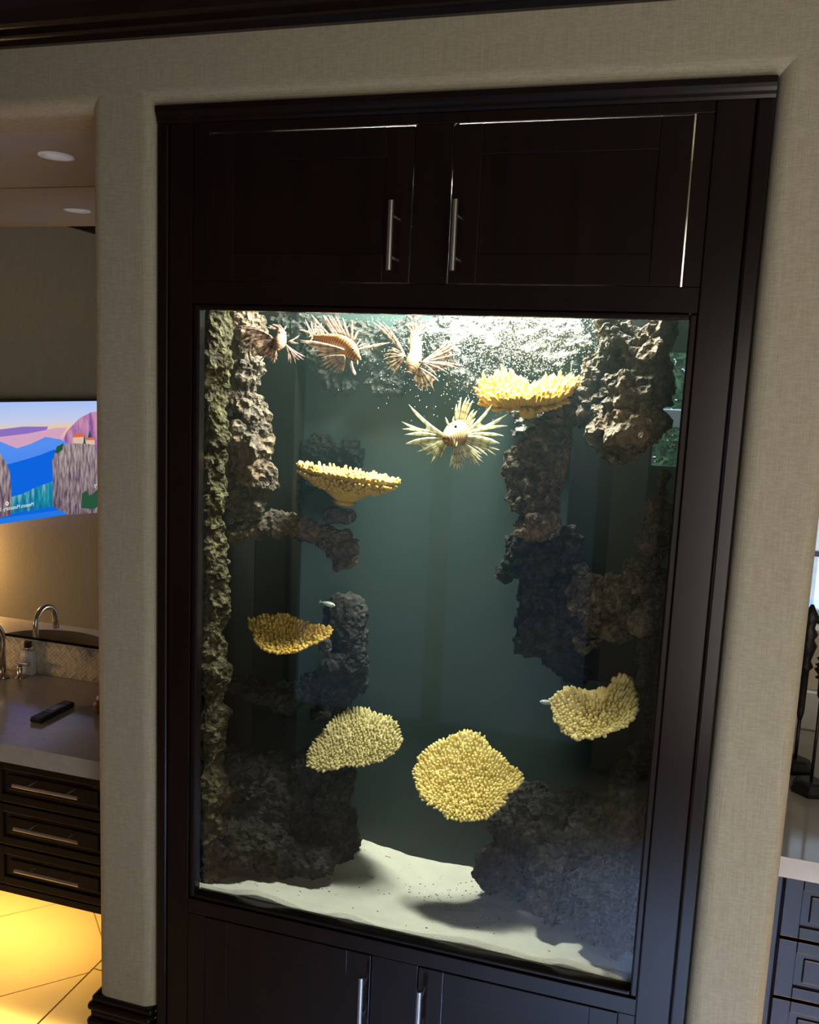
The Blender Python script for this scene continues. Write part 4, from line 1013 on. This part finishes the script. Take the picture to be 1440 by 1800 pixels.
# back wall of that alcove with a window over the garden
WX0, WX1, WZ0, WZ1 = 1.36, 2.9, 1.20, 2.30
bm2 = bmesh.new()
for q in ((1.326, WX0, 0, HEAD+.1), (WX1, XR, 0, HEAD+.1), (WX0, WX1, 0, WZ0), (WX0, WX1, WZ1, HEAD+.1)): bm_box(bm2, q[0], q[1], 1.10, 1.20, q[2], q[3])
struct(from_bm('wall_alcove_right_back', bm2, MT['wall_plain']))
w2 = thing('window_2', (2.1, 1.1, WZ0), None, None); w2['kind'] = 'structure'
MT['white_trim'] = mat('white_trim', (.72, .76, .80), .4)
for x0, x1, z0, z1 in ((WX0, WX1, WZ0, WZ0+.025), (WX0, WX1, WZ1-.03, WZ1), (WX0, WX0+.03, WZ0+.025, WZ1-.03), (WX1-.03, WX1, WZ0+.025, WZ1-.03)): box('frame', x0, x1, 1.12, 1.17, z0, z1, MT['white_trim'], w2)
zt2 = at(1432, 973, 1.14).z; box('glazing_bar', WX0+.03, WX1-.03, 1.13, 1.155, zt2-.008, zt2+.008, mat('blue_bar', (.10, .10, .25), .5), w2)
box('pane', WX0+.03, WX1-.03, 1.148, 1.152, WZ0+.025, WZ1-.03, MT['window_glass'], w2, bev=0)
box('window_sill', WX0, WX1, 1.06, 1.12, WZ0-.02, WZ0, MT['white_trim'], w2)
# tiled upstand
for i in range(11):
    x0 = XR0+.004+i*.140
    o = box('splash_tile', x0, x0+.136, 1.090, 1.0995, ZR+.002, .970, mat('splash', (.34, .34, .29), .25, var=.12, vscale=(14, 14, 14)) if i == 0 else MT['splash'], bpy.data.objects['wall_alcove_right_back'], bev=.002)
    if i == 0: MT['splash'] = o.data.materials[0]
o = struct(box('trim_4', XR0, 2.9, 1.084, 1.0995, .971, .980, MT['white_trim']))
# carved figures on stands
MT['bronze'] = mat('dark_bronze', (.012, .010, .009), .45, metal=.3, bump=.3, bscale=90)
def figure(px, py, Y, zt, label, carve=.30, rod=.007):
    b = atz(px, py, ZR); bx_, by_ = b.x, b.y
    root = thing('figurine_stand', (bx_, by_, ZR), label, 'figurine', 'carved figures on stands')
    lathe('base', [(.050, .0005), (.052, .012), (.040, .030), (.030, .034)], (bx_, by_, ZR), MT['bronze'], root, 6, .3)
    tube('rod', [(bx_, by_, ZR+.03), (bx_, by_, zt-carve+.02)], rod*.7, MT['bronze'], root)
    prof = [(.006, 0), (.010, .02), (.011, .13), (.020, .14), (.012, .155), (.018, .175), (.024, .195), (.015, .21), (.023, .225), (.013, .24), (.016, .255), (.021, .27), (.012, .285), (.004, .30)]
    lathe('carved_figure', [(r, z*carve/.30) for r, z in prof], (bx_, by_, zt-carve), MT['bronze'], root, 14)
    c = Vector((bx_+.016, by_, zt-.05))
    tube('horn', [c, c+Vector((.012, 0, .010)), c+Vector((.018, 0, .024)), c+Vector((.014, 0, .032)), c+Vector((.009, 0, .028))], [.005, .004, .0035, .003, .002], MT['bronze'], root, 8)
p1 = atz(1397, 1352, ZR)
d_ = ray(1424, 1062); yy = p1.y; zt1 = at(1424, 1062, yy).z
figure(1396, 1352, 0, zt1, 'dark carved figure on a stand, tallest, right behind the wall edge', .33)
figure(1424, 1392, 0, at(1424, 1180, atz(1424, 1392, ZR).y).z+.05, 'dark slim figure on a six-sided base, nearer the counter front', .12, .006)

w3 = thing('window_3', (1.2, 1.1, 1.80), None, None); w3['kind'] = 'structure'
box('window_sill', .9, 1.29, .95, 1.12, 1.785, 1.835, MT['white_trim'], w3); box('frame', .9, 1.29, 1.10, 1.14, 2.3, 2.36, MT['white_trim'], w3)
# ------------------------------------------------------------------ garden seen through the windows
MT['pave'] = mat('pale_paving', (.62, .60, .55), .8, var=.08, vscale=(2, 2, 2)); MT['pool'] = mat('pool_water', (.12, .36, .60), .08)
g_ = struct(box('ground_terrace', -6, 20, 1.3, 40, -.2, -.02, MT['pave'], bev=0))
tag(box('pool_water', -5, 18, 2.2, 7.2, -.0195, -.012, MT['pool'], bev=0), 'light blue pool seen through the right window', 'pool')
def shrub(cx, cy, h, r, label, nleaf, seed):
    rn = random.Random(seed); root = thing('garden_shrub', (cx, cy, 0), label, 'shrub')
    tube('trunk', [(cx, cy, -.02), (cx+.02, cy, h*.5)], [.05, .03], MT['brush_wood'], root, 8)
    v = []; f = []
    for i in range(nleaf):
        t = rn.uniform(0, 2*math.pi); u = rn.uniform(-1, 1); q = rn.random()**.4
        c = Vector((cx+r*q*math.sqrt(1-u*u)*math.cos(t), cy+r*q*math.sqrt(1-u*u)*math.sin(t), h*.55+h*.48*q*u))
        d = Vector((rn.gauss(0, 1), rn.gauss(0, 1), rn.gauss(0, .7))).normalized(); s_ = d.orthogonal().normalized(); l = rn.uniform(.05, .11); k = len(v)
        v += [c-d*l, c+s_*l*.35, c+d*l, c-s_*l*.35]; f.append([k, k+1, k+2, k+3])
    from_py('foliage', v, f, MT['leaf'], root)['kind'] = 'stuff'
MT['leaf'] = mat('leaf', (.05, .13, .04), .5, var=.4, vscale=(6, 6, 6))
shrub(1.35, 9.0, 3.2, .8, 'green garden shrub seen through the right edge of the aquarium', 5000, 3)
